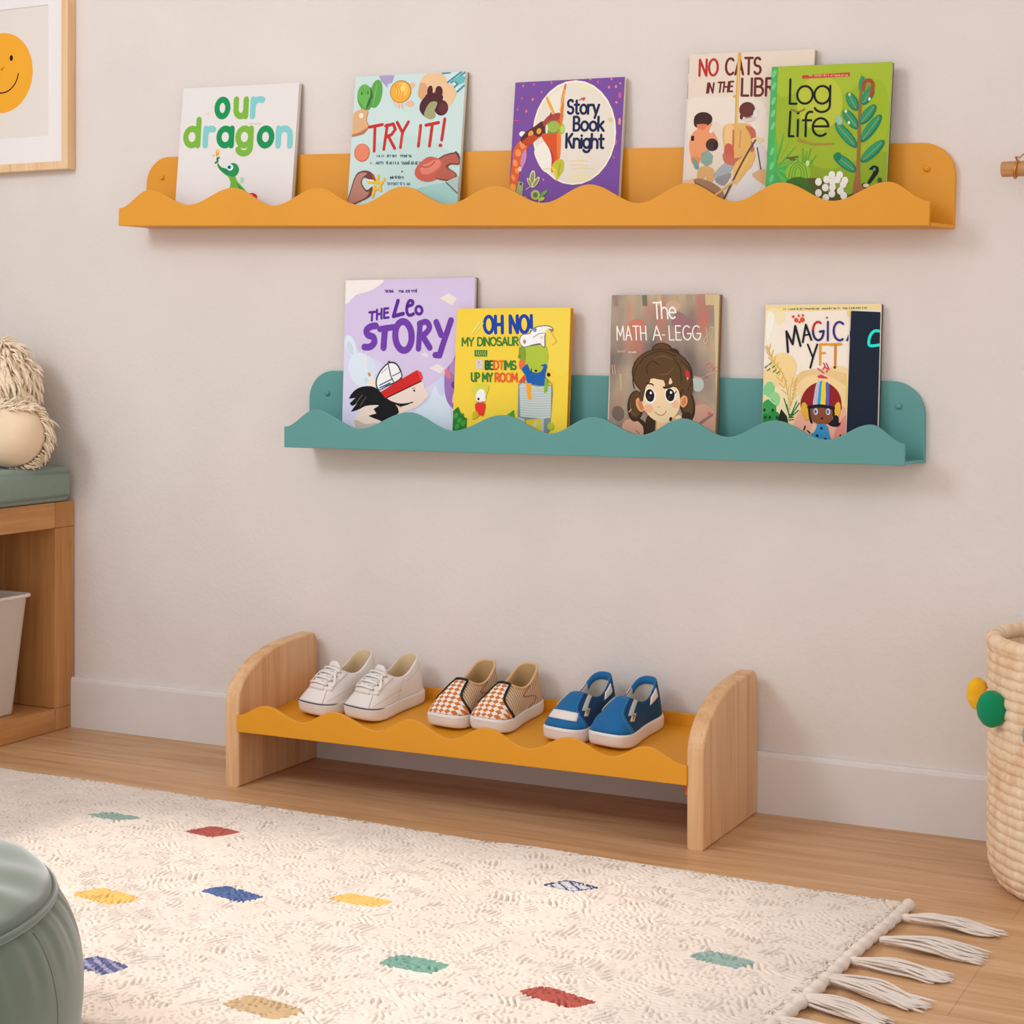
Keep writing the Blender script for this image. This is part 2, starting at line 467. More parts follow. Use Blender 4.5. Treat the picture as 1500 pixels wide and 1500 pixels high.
# upper shelf hangs a little low at its right end; all its numbers are along its own length
S0 = Vector((-2.2896, 0, 1.0375)); ROT = R(1.86)
def sl(x, z):
    dx, dz = x-S0.x, z-S0.z
    return (dx*math.cos(ROT)-dz*math.sin(ROT), dx*math.sin(ROT)+dz*math.cos(ROT))
EX = [(-2.2874, 1.0726), (-2.2118, 1.1065), (-2.1162, 1.073), (-2.0099, 1.102), (-1.9145, 1.064), (-1.8138, 1.0937), (-1.7233, 1.0581), (-1.6277, 1.0883), (-1.5346, 1.0521), (-1.4371, 1.0813), (-1.3422, 1.0472), (-1.2525, 1.0758), (-1.1601, 1.0402), (-1.0702, 1.0702), (-.9875, 1.0358), (-.9046, 1.0641), (-.818, 1.0303), (-.7282, 1.0575), (-.6604, 1.0242)]
wall_shelf(S0, ROT, M_must, 'long mustard yellow picture ledge with wavy front, hung highest on the wall', None, sl(-.658, .99)[0], (sl(-2.2791, 1.1)[0], sl(-.6391, 1.0)[0], 0.1445, 0.1400),
           [sl(*e) for e in EX], [sl(-2.2372, 1.1385), sl(-.6833, 1.083)])
T0 = Vector((-1.8894, 0, .6028))
EX2 = [(-1.8894, .6421), (-1.8184, .6756), (-1.7233, .6415), (-1.6161, .6736), (-1.5247, .6417), (-1.422, .6718), (-1.3289, .641), (-1.246, .6712), (-1.1563, .6423), (-1.0789, .6717), (-.9996, .6422), (-.9163, .6711), (-.8294, .6415), (-.756, .6674), (-.7007, .6379)]
wall_shelf(T0, 0.0, M_teal, 'shorter teal picture ledge with wavy front, hung below the yellow one', None, -.7007-T0.x, (-1.8821-T0.x, -.6867-T0.x, .1455, .1335),
           [(x-T0.x, z-T0.z) for x, z in EX2], [(-1.8397-T0.x, .7047-T0.z), (-.7293-T0.x, .6954-T0.z)])

# ------------------------------------------------------------------ picture books
M_page = plain('book pages', (232, 224, 208), 0.8, 0.0, var=0.03)
def book(TL, W, H, tilt, lean, frame, Lv, bg, edge, label, group, art, T=0.012, shift=0.0, page=None):
    ti, le = R(tilt), R(lean)
    rot = Matrix.Rotation(ti, 3, 'Y') @ Matrix.Rotation(-le, 3, 'X')
    base = Vector(TL)-rot @ Vector((0, 0, H)); base.x += shift
    t = empty('picture_book', base, label, 'book', group, (-le, ti, 0))
    b = MB(); c = 0.0011
    m = bg if isinstance(bg, bpy.types.Material) else ink(bg); e = ink(edge)
    b.box(0, W, 0, c, 0, H, m, 0.0003, 1); b.box(0, W, T-c, T, 0, H, e, 0.0003, 1); b.box(0, c, c, T-c, 0, H, e)
    a = Art(b, W, H, *frame, Lv); art(a); b.build('cover', t)
    p = MB(); p.box(c, W-0.0015, c, T-c, 0.0015, H-0.0015, page or M_page); p.build('pages', t)
    return t
DG, LG, TQ = (22, 148, 82), (126, 184, 62), (134, 206, 204)
def art_dragon(a):
    for c, x, k in (('o', 633, DG), ('u', 738, LG), ('r', 830, TQ)): a.ch(c, x, 416, 138, k, 29, 0.72 if c != 'r' else .95)
    for c, x, k in (('d', 466, LG), ('r', 577, TQ), ('a', 652, DG), ('g', 757, LG), ('o', 873, DG), ('n', 975, TQ)): a.ch(c, x, 573, 138, k, 29, .84 if c not in 'ro' else .80)
    a.ell(790, 760, 12, 16, (186, 214, 190)); a.ell(585, 402, 6, 8, (230, 214, 170)); a.stroke([(815, 456), (875, 457)], 4, (222, 200, 170))
    a.poly([(712, 735), (728, 770), (722, 815), (700, 880), (860, 880), (842, 850), (800, 800), (765, 765), (748, 735)], (112, 180, 58), 5)
    a.poly([(652, 668), (672, 690), (702, 700), (722, 722), (712, 738), (676, 714), (655, 690)], (40, 140, 78), 4)
    a.poly([(760, 770), (800, 812), (832, 836), (840, 862), (800, 838)], (58, 150, 62), 4)
    a.ell(738, 705, 33, 37, (44, 146, 82)); a.ell(722, 692, 17, 17, (246, 250, 246)); a.ell(718, 691, 11, 11, (60, 150, 170)); a.ell(716, 691, 5, 5, (20, 40, 50))
    a.stroke([(640, 668), (652, 660), (648, 645), (658, 640)], 9, (34, 128, 70)); a.ell(648, 614, 9, 20, (246, 168, 40), 6); a.ell(650, 604, 5, 10, (252, 206, 80)); a.ell(626, 628, 5, 5, (240, 200, 90))
    a.ell(852, 846, 26, 19, (208, 36, 44), 12); a.ell(846, 838, 10, 6, (232, 90, 90), 12)

def art_tryit(a):
    a.poly([(300, 800), (620, 700), (1000, 900), (1000, 1200), (560, 1240), (400, 1000)], (197, 223, 217), 6)
    a.poly([(640, 1090), (1000, 1040), (1000, 1300), (560, 1300)], (168, 214, 206), 5)
    a.poly([(362, 258), (478, 258), (462, 312), (430, 322), (428, 350), (398, 318), (380, 300)], (176, 160, 200))
    a.ell(345, 392, 46, 104, (96, 168, 74), 8); a.ell(338, 392, 5, 88, (120, 190, 92), 10)
    a.ell(262, 412, 58, 92, (112, 184, 84), -4); a.poly([(300, 340), (322, 400), (312, 460), (272, 508), (288, 440), (304, 400)], (58, 112, 58), 4)
    a.poly([(212, 430), (240, 500), (268, 508), (300, 470), (315, 420), (322, 470), (280, 512)], (92, 160, 70), 3)
    for x in (232, 250, 268, 284): a.stroke([(x, 350), (x+4, 395)], 3, (80, 142, 60))
    a.ell(240, 388, 5, 12, (60, 100, 50)); a.ell(284, 382, 5, 10, (60, 100, 50))
    for p in ([(590, 330), (615, 312), (632, 335), (600, 362)], [(560, 470), (600, 442), (632, 470), (605, 490)], [(465, 435), (485, 470), (500, 500), (490, 460)], [(505, 460), (512, 495), (525, 500), (520, 460)], [(532, 465), (540, 500), (552, 500), (545, 460)]): a.poly(p, (236, 190, 158), 3)
    a.ell(527, 378, 78, 82, (190, 120, 40), 14); a.ell(526, 378, 72, 76, (246, 176, 62), 14); a.ell(536, 366, 46, 54, (250, 196, 84), 14)
    for d in (-14, 4, 22): a.stroke([(500+d, 330), (520+d, 370), (518+d, 420)], 5, (226, 140, 40), True)
    a.ell(545, 348, 18, 30, (252, 216, 120), 20)
    a.poly([(720, 250), (845, 245), (935, 330), (915, 440), (872, 488), (840, 430), (770, 380), (700, 440), (655, 410), (668, 310)], (238, 198, 152), 4)
    a.poly([(668, 320), (712, 330), (720, 400), (690, 440), (656, 405)], (222, 168, 124), 4)
    a.poly([(822, 248), (990, 238), (988, 350), (930, 396), (920, 350), (868, 318), (845, 270)], (212, 228, 226))
    for p in ([(865, 318), (965, 242)], [(890, 320), (985, 250)], [(915, 352), (985, 290)], [(935, 385), (985, 340)], [(828, 252), (880, 248)]): a.stroke(p, 13, (52, 150, 160))
    a.poly([(900, 300), (950, 270), (985, 275), (985, 320), (940, 340)], (110, 186, 190)); a.stroke([(920, 318), (935, 330)], 8, (40, 120, 140))
    MR = (82, 34, 40)
    a.ell(800, 395, 34, 22, (214, 92, 70)); a.ell(740, 376, 20, 38, MR, 6); a.ell(805, 376, 26, 34, MR, -10); a.ell(745, 430, 42, 40, MR); a.ell(800, 425, 36, 30, MR)
    a.poly([(735, 395), (680, 450), (668, 505), (690, 545), (722, 560), (745, 480), (790, 460), (820, 480), (830, 420), (790, 395)], MR, 4)
    a.ell(824, 498, 50, 56, MR, -6); a.ell(838, 500, 32, 40, (104, 48, 52), -6)
    a.poly([(735, 468), (772, 452), (796, 466), (778, 520), (784, 560), (752, 580), (708, 560), (705, 530)], (164, 166, 116), 4)
    a.poly([(172, 548), (240, 500), (262, 508), (294, 520), (282, 580), (300, 632), (240, 672), (172, 694)], (226, 178, 128), 3)
    a.poly([(172, 690), (240, 668), (300, 630), (262, 684), (172, 705)], (190, 120, 78), 2); a.ell(240, 550, 16, 18, (246, 238, 226)); a.stroke([(290, 520), (280, 580), (300, 630)], 4, (186, 128, 84), True)
    RD = (204, 44, 36); w = 20
    for s in ([(303, 634), (400, 616)], [(345, 628), (345, 808)], [(436, 618), (416, 796)], [(424, 626), (480, 612), (496, 650), (470, 688), (428, 706)], [(446, 700), (496, 788)], [(508, 600), (548, 672)], [(590, 598), (550, 672), (538, 782)], [(680, 624), (668, 772)], [(718, 622), (808, 604)], [(764, 614), (748, 772)], [(852, 578), (834, 728)]): a.stroke(s, w, RD)
    a.ell(826, 766, 13, 13, RD)
    for s in ([(337, 700), (337, 800)], [(676, 640), (668, 740)], [(552, 690), (544, 770)]): a.stroke(s, 6, (232, 92, 70))
    a.ell(255, 820, 58, 66, (214, 104, 78)); a.ell(255, 818, 52, 60, (234, 136, 104))
    GR = (92, 110, 118)
    a.scrib(368, 620, 850, 22, GR, 5); a.scrib(320, 355, 900, 18, (222, 130, 120), 5); a.scrib(362, 690, 902, 26, GR, 5); a.ell(556, 955, 6, 6, GR); a.scrib(470, 580, 1005, 20, (70, 84, 90), 5); a.scrib(448, 612, 1050, 24, (120, 150, 160), 5)
    a.poly([(155, 1190), (180, 1090), (214, 985), (262, 952), (322, 958), (358, 1005), (332, 1022), (278, 1000), (260, 1040), (300, 1092), (340, 1065), (332, 1130), (262, 1172), (205, 1195)], (120, 66, 60), 3)
    a.poly([(160, 1186), (186, 1095), (220, 992), (264, 964), (300, 972), (268, 1000), (254, 1044), (296, 1104), (318, 1100), (300, 1140), (210, 1186)], (190, 134, 118), 3)
    YL = (246, 196, 52)
    for s in ([(382, 986), (374, 1040)], [(310, 1030), (400, 1036)], [(428, 1010), (398, 1060), (404, 1095)], [(345, 1140), (356, 1086), (392, 1080)], [(360, 1060), (345, 1120)]): a.stroke(s, 17, YL)
    a.stroke([(305, 1018), (350, 1022)], 8, (250, 246, 230)); a.stroke([(340, 980), (356, 1016)], 14, (160, 84, 60))
    a.poly([(820, 856), (938, 815), (966, 850), (966, 902), (905, 902), (888, 925), (940, 960), (948, 992), (915, 1012), (870, 1018), (780, 985)], (134, 62, 54), 3)
    a.poly([(826, 864), (936, 826), (958, 856), (956, 894), (900, 892), (870, 922), (938, 964), (934, 992), (880, 1008), (790, 985)], (186, 98, 80), 3)
    a.poly([(648, 968), (664, 916), (694, 884), (740, 850), (790, 852), (842, 876), (840, 920), (800, 980), (800, 1010), (740, 1026), (680, 1010)], (206, 100, 82), 4)
    a.poly([(690, 920), (740, 892), (800, 868), (832, 880), (826, 920), (760, 968), (700, 968)], (228, 132, 112), 4); a.stroke([(690, 918), (750, 920), (792, 880)], 5, (150, 62, 56), True)
    a.stroke([(938, 812), (968, 862)], 9, (70, 60, 64)); a.poly([(872, 1024), (968, 980), (966, 1112), (920, 1082)], (182, 200, 196)); a.stroke([(876, 1028), (962, 1108)], 7, (84, 96, 100))

def art_knight(a):
    rnd = random.Random(3)
    for x, y in ((225, 230), (305, 220), (365, 275), (218, 322), (300, 330), (255, 415), (435, 208), (720, 186), (872, 182), (935, 215), (855, 242), (905, 238), (912, 350), (940, 480), (905, 740), (930, 300), (775, 205), (190, 405), (400, 910)): a.ell(x, y, rnd.uniform(6, 10), rnd.uniform(7, 12), rnd.choice([(232, 130, 130), (226, 140, 110), (206, 96, 140)]))
    a.stroke([(165, 484), (205, 486)], 7, (220, 70, 110)); a.ell(935, 300, 12, 22, (220, 90, 130)); a.ell(938, 485, 10, 26, (228, 150, 150)); a.ell(914, 630, 8, 22, (222, 110, 140)); a.stroke([(556, 190), (590, 190)], 9, (190, 40, 70))
    a.ell(612, 567, 304, 376, (250, 240, 214)); a.ell(612, 567, 292, 362, (234, 224, 208))
    a.poly([(330, 690), (420, 640), (460, 840), (400, 850), (340, 760)], (244, 240, 226), 4); a.poly([(415, 330), (500, 260), (540, 240), (520, 400), (440, 420)], (240, 232, 214), 3)
    a.ell(680, 240, 50, 16, (240, 230, 190)); a.ell(872, 475, 18, 18, (226, 206, 160)); a.ell(670, 885, 90, 22, (240, 228, 180))
    for y, x0, x1 in ((770, 580, 718), (800, 590, 720), (826, 600, 770), (832, 395, 470)): a.stroke([(x0, y+4), ((x0+x1)/2, y-3), (x1, y+2)], 7, (238, 214, 160), True)
    OR = (226, 98, 42)
    a.poly([(150, 1005), (152, 900), (165, 780), (170, 700), (220, 625), (320, 545), (400, 575), (350, 615), (280, 672), (250, 740), (225, 840), (210, 930), (188, 1010)], OR, 4)
    a.poly([(150, 1005), (155, 950), (192, 955), (188, 1015)], (240, 160, 56), 3)
    for x, y, rx, ry in ((235, 660, 20, 30), (205, 720, 22, 26), (186, 795, 18, 28), (200, 850, 14, 22), (175, 900, 12, 24)): a.ell(x, y, rx, ry, (244, 150, 84), -20)
    a.poly([(232, 740), (262, 690), (268, 760), (240, 830), (225, 800)], (206, 140, 190), 3); a.ell(232, 582, 24, 20, (244, 240, 232)); a.ell(222, 838, 14, 18, (240, 200, 190))
    a.poly([(220, 632), (250, 575), (330, 520), (375, 488), (410, 505), (420, 560), (390, 590), (330, 610), (280, 668)], (92, 42, 34), 3)
    for x, y, r in ((295, 580, 24), (355, 560, 22)): a.ell(x, y, r*.8, r, (236, 160, 70), 20)
    a.poly([(230, 640), (300, 590), (345, 606), (290, 664)], (196, 70, 34), 3)
    a.poly([(372, 590), (430, 560), (500, 450), (532, 440), (516, 560), (520, 700), (510, 770), (480, 850), (455, 845), (455, 750), (430, 680)], (220, 84, 36), 3)
    a.poly([(440, 690), (470, 740), (470, 840), (455, 848), (456, 760)], (196, 52, 60), 3); a.poly([(490, 560), (515, 560), (520, 690), (505, 780), (492, 700)], (238, 128, 50), 3)
    a.poly([(380, 505), (430, 442), (520, 428), (490, 478), (420, 530)], (178, 66, 62), 3)
    a.ell(456, 532, 56, 50, (120, 150, 60), -16); a.ell(462, 528, 46, 40, (164, 184, 76), -16); a.ell(412, 545, 10, 34, (214, 232, 210)); a.ell(524, 542, 20, 40, (156, 196, 66)); a.ell(526, 542, 12, 30, (190, 216, 100))
    a.stroke([(405, 318), (430, 370), (460, 430)], 22, (236, 172, 52), True, .3); a.stroke([(440, 430), (432, 470)], 10, (140, 60, 40))
    a.stroke([(512, 520), (520, 420), (522, 330), (540, 225)], 24, (228, 124, 42), True, .35); a.stroke([(505, 410), (522, 330), (535, 260)], 8, (244, 186, 80), True)
    a.poly([(455, 820), (490, 770), (540, 765), (548, 830), (520, 880), (498, 912), (484, 860)], (196, 196, 52), 3); a.poly([(455, 822), (490, 830), (498, 912), (482, 880)], (238, 206, 60), 3); a.stroke([(520, 790), (510, 870)], 5, (150, 150, 40))
    NV = (26, 30, 76)
    a.text('Story', 562, 432, 98, NV, 17, x1=788, gap=.14); a.text('Book', 610, 553, 98, NV, 17, x1=826, gap=.16); a.text('Knight', 560, 676, 98, NV, 17, x1=830, gap=.16)
    a.stroke([(645, 335), (668, 322), (684, 318), (676, 336), (662, 320)], 8, (214, 74, 110))
    a.poly([(190, 1050), (215, 925), (255, 935), (245, 1060)], (164, 170, 110)); a.ell(234, 946, 8, 10, (60, 60, 120))
    for c in ((318, 900, 22, 56, 6), (345, 930, 16, 46, 32), (300, 935, 12, 40, -30)): a.ell(c[0], c[1], c[2], c[3], (216, 218, 160), c[4]); a.ell(c[0], c[1], c[2]*.6, c[3]*.75, (150, 150, 90), c[4])
    a.ell(345, 1022, 34, 36, (178, 200, 90)); a.ell(345, 1022, 18, 20, (110, 120, 80)); a.ell(405, 1010, 12, 36, (120, 170, 70), 50); a.ell(390, 1050, 14, 26, (196, 206, 70), 70); a.stroke([(372, 1050), (374, 1090)], 7, (190, 200, 120)); a.ell(272, 1050, 8, 18, (226, 170, 70)); a.stroke([(275, 985), (300, 965)], 6, (200, 200, 150))

def art_cats(a):
    a.poly([(160, 320), (300, 300), (520, 330), (545, 560), (420, 560), (300, 420), (170, 480)], (238, 224, 208), 5)
    a.rect(141, 98, 158, 720, (222, 216, 214)); a.rect(150, 120, 158, 190, (150, 176, 200)); a.rect(148, 230, 156, 310, (196, 110, 100))
    RD, DK = (190, 44, 38), (112, 40, 40)
    a.text('NO', 210, 200, 76, [RD, RD], 11, x1=298, gap=.22, slope=-.02); a.text('CATS', 338, 196, 76, DK, 11, x1=504, gap=.16, slope=-.01)
    a.text('IN THE', 248, 282, 46, DK, 8, x1=372, gap=.18, slope=-.06, slant=.1); a.text('LIBR', 418, 296, 80, DK, 11, x1=575, gap=.2)
    a.stroke([(402, 98), (396, 300), (398, 690)], 15, (222, 172, 84)); a.stroke([(400, 140), (398, 680)], 5, (240, 204, 130)); a.ell(384, 300, 8, 6, (220, 170, 90))
    PE = (238, 156, 108)
    a.poly([(175, 500), (196, 462), (240, 445), (272, 455), (295, 480), (308, 520), (262, 560), (228, 600), (186, 590), (172, 550)], PE, 3); a.poly([(182, 585), (228, 592), (215, 625), (190, 620)], (226, 140, 96), 3)
    a.ell(236, 430, 40, 30, PE); a.ell(235, 407, 45, 34, (66, 40, 36)); a.poly([(190, 405), (212, 420), (206, 446), (192, 436)], (66, 40, 36), 2); a.poly([(205, 432), (255, 432), (238, 458), (215, 450)], (226, 130, 90), 3)
    a.rect(179, 486, 194, 510, (40, 30, 30)); a.ell(282, 528, 30, 30, (74, 48, 44), 20); a.ell(300, 530, 10, 22, (52, 34, 32)); a.ell(275, 464, 9, 9, (240, 226, 214))
    a.poly([(230, 570), (262, 552), (288, 580), (284, 615), (258, 632), (232, 612)], (140, 170, 156), 1); a.poly([(190, 590), (214, 610), (222, 644), (200, 640)], (122, 160, 150), 2)
    a.poly([(222, 640), (262, 628), (296, 650), (290, 705), (262, 712), (256, 672), (240, 700), (214, 690)], (220, 172, 112), 3)
    a.poly([(192, 700), (228, 688), (300, 712), (344, 750), (338, 782), (270, 770), (220, 740)], (166, 126, 92), 3); a.stroke([(200, 705), (270, 740), (330, 775)], 5, (122, 92, 70), True)
    a.poly([(300, 660), (372, 596), (385, 640), (320, 700)], (170, 176, 178), 3); a.poly([(300, 690), (380, 660), (345, 720)], (150, 150, 150), 3)
    a.poly([(335, 445), (380, 428), (450, 428), (480, 460), (488, 560), (440, 580), (380, 580), (340, 540)], (230, 180, 104), 3); a.poly([(345, 440), (380, 432), (385, 520), (345, 520)], (240, 200, 140), 2)
    a.stroke([(384, 460), (384, 540)], 9, (208, 110, 80)); a.stroke([(418, 460), (416, 540)], 7, (220, 150, 90))
    a.ell(366, 560, 24, 40, (204, 100, 84), -10); a.poly([(340, 565), (400, 590), (470, 570), (480, 600), (400, 625), (345, 610)], (206, 112, 92), 3)
    a.poly([(440, 440), (480, 450), (492, 490), (488, 580), (470, 580), (468, 490)], (200, 108, 84), 3)
    a.poly([(400, 610), (476, 560), (470, 620), (440, 670), (400, 712), (390, 660)], (236, 190, 104), 3); a.poly([(470, 570), (500, 560), (440, 700), (400, 730)], (226, 184, 110), 2)
    a.ell(452, 392, 36, 30, (224, 206, 196)); a.ell(446, 362, 38, 36, (108, 56, 52), -10); a.ell(488, 380, 12, 20, (226, 226, 230)); a.stroke([(440, 402), (470, 396)], 4, (150, 110, 100)); a.ell(420, 395, 8, 14, (100, 52, 48))
    a.ell(500, 505, 30, 14, (232, 206, 160)); a.poly([(480, 520), (500, 512), (545, 560), (545, 640), (512, 620)], (222, 214, 210), 2); a.stroke([(500, 540), (520, 640)], 6, (110, 70, 70))
    a.poly([(360, 800), (420, 700), (500, 612), (520, 680), (560, 712), (560, 800)], (228, 222, 218), 2); a.poly([(480, 660), (548, 640), (560, 720), (500, 690)], (222, 178, 128), 2)
    a.stroke([(490, 505), (430, 610), (340, 800)], 9, (104, 76, 66), True); a.stroke([(300, 770), (390, 700)], 10, (224, 180, 110)); a.poly([(145, 700), (195, 690), (205, 715), (145, 720)], (236, 190, 150))

def art_log(a):
    a.poly([(553, 150), (1130, 140), (1125, 330), (1000, 250), (870, 300), (740, 260), (600, 300)], (168, 190, 52), 4); a.ell(790, 330, 110, 130, (186, 196, 62)); a.ell(1060, 380, 60, 160, (160, 184, 44))
    a.poly([(545, 640), (700, 610), (860, 640), (1120, 560), (1120, 820), (540, 820)], (140, 166, 42), 5)
    a.poly([(550, 156), (585, 156), (578, 440), (590, 560), (600, 730), (535, 730)], (78, 178, 96)); 
    for y in (190, 250, 320, 380, 440, 560, 630, 690): a.ell(566, y, 9, 20, (120, 204, 136), 20)
    for an in range(0, 180, 18):
        x, y = 590+130*math.cos(R(an-95)), 640+170*math.sin(R(an-95)); a.poly([(580, 650), ((580+x)/2+10, (650+y)/2-14), (x, y), ((580+x)/2-6, (650+y)/2+14)], (76, 172, 78) if an % 36 else (98, 186, 84), 2)
    for p in ((715, 545), (735, 560), (755, 545), (780, 575), (760, 600), (690, 590), (720, 580)): a.stroke([(700, 690), ((700+p[0])/2+6, (690+p[1])/2), p], 9, (96, 168, 56), True, .5)
    a.ell(695, 660, 62, 50, (146, 188, 54)); 
    for r in (18, 32, 46): a.stroke([(695-r, 690), (695-r*.7, 660-r*.6), (695, 645-r*.7), (695+r*.7, 660-r*.6), (695+r, 690)], 4, (96, 150, 44), True)
    a.stroke([(640, 592), (690, 585)], 8, (110, 86, 40)); a.ell(668, 598, 16, 6, (90, 110, 40)); a.ell(740, 615, 9, 14, (206, 220, 150))
    a.poly([(700, 700), (820, 690), (940, 760), (1010, 700), (1020, 820), (700, 820)], (92, 88, 38), 3); a.poly([(640, 700), (740, 690), (770, 820), (640, 820)], (70, 112, 40), 3)
    a.poly([(703, 200), (930, 188), (930, 207), (703, 216)], (202, 70, 62)); a.scrib(735, 920, 205, 9, (236, 170, 140), 3, 7)
    BK = (22, 26, 20)
    a.text('L', 646, 334, 116, BK, 10, .68); a.ch('o', 681, 334, 128, BK, 10, .98); a.ch('g', 764, 334, 128, BK, 10, .98)
    a.stroke([(650, 372), (646, 488), (668, 488)], 10, BK); a.stroke([(688, 410), (688, 488)], 10, BK); a.ell(688, 378, 7, 7, BK); a.ch('f', 712, 488, 116, BK, 10, .95); a.ch('e', 760, 486, 128, BK, 10, .98)
    a.stroke([(655, 362), (690, 372), (718, 360)], 7, (150, 110, 50), True); a.stroke([(692, 500), (760, 522), (860, 522)], 8, (190, 130, 60), True); a.stroke([(690, 510), (780, 530)], 4, (150, 150, 60))
    TL, TD = (52, 150, 104), (34, 124, 88)
    a.poly([(958, 755), (972, 640), (974, 420), (980, 230), (988, 232), (988, 640), (1002, 720), (1030, 745)], (160, 104, 62), 2)
    for x, y, l, an in ((1016, 300, 46, 32), (946, 325, 48, -30), (1020, 385, 56, 38), (940, 408, 56, -38), (1036, 450, 78, 36), (920, 482, 76, -42), (1046, 556, 72, 46), (918, 612, 66, -54)):
        a.ell(x, y, 24, l, TD, an); a.ell(x-3, y-3, 18, l*.88, TL, an); d = (math.sin(R(an))*l*.8, -math.cos(R(an))*l*.8); a.stroke([(x-d[0], y-d[1]), (x+d[0], y+d[1])], 4, (150, 150, 90))
    a.ell(990, 245, 16, 38, TL, 4); a.ell(886, 412, 16, 24, (150, 196, 160), -20); a.ell(884, 582, 16, 20, TD); a.ell(916, 370, 6, 8, (220, 232, 190)); a.ell(932, 424, 6, 8, (220, 232, 190)); a.ell(932, 292, 6, 8, (200, 220, 160)); a.ell(1026, 314, 6, 8, (230, 236, 200))
    a.stroke([(994, 268), (1000, 236), (1024, 226), (1040, 250), (1032, 296)], 17, (168, 78, 52), True); a.ell(1016, 250, 10, 12, (120, 160, 60))
    for x, y in ((858, 668), (895, 668), (833, 690), (795, 702), (920, 694), (862, 700), (828, 728), (860, 756), (796, 754), (900, 742), (916, 764), (832, 776), (884, 690), (862, 726), (912, 712)): a.ell(x, y, 16, 18, (240, 236, 222))
    for x, y in ((842, 712), (880, 712), (846, 742), (886, 726)): a.ell(x, y, 6, 7, (150, 160, 70))
    a.poly([(1032, 640), (1050, 622), (1072, 628), (1076, 650), (1060, 676), (1036, 706), (1026, 700), (1046, 664), (1052, 644)], (26, 30, 26), 3); a.ell(1056, 640, 6, 8, (90, 150, 110)); a.ell(1082, 690, 10, 14, (60, 90, 40)); a.ell(1020, 715, 14, 8, (220, 214, 180))

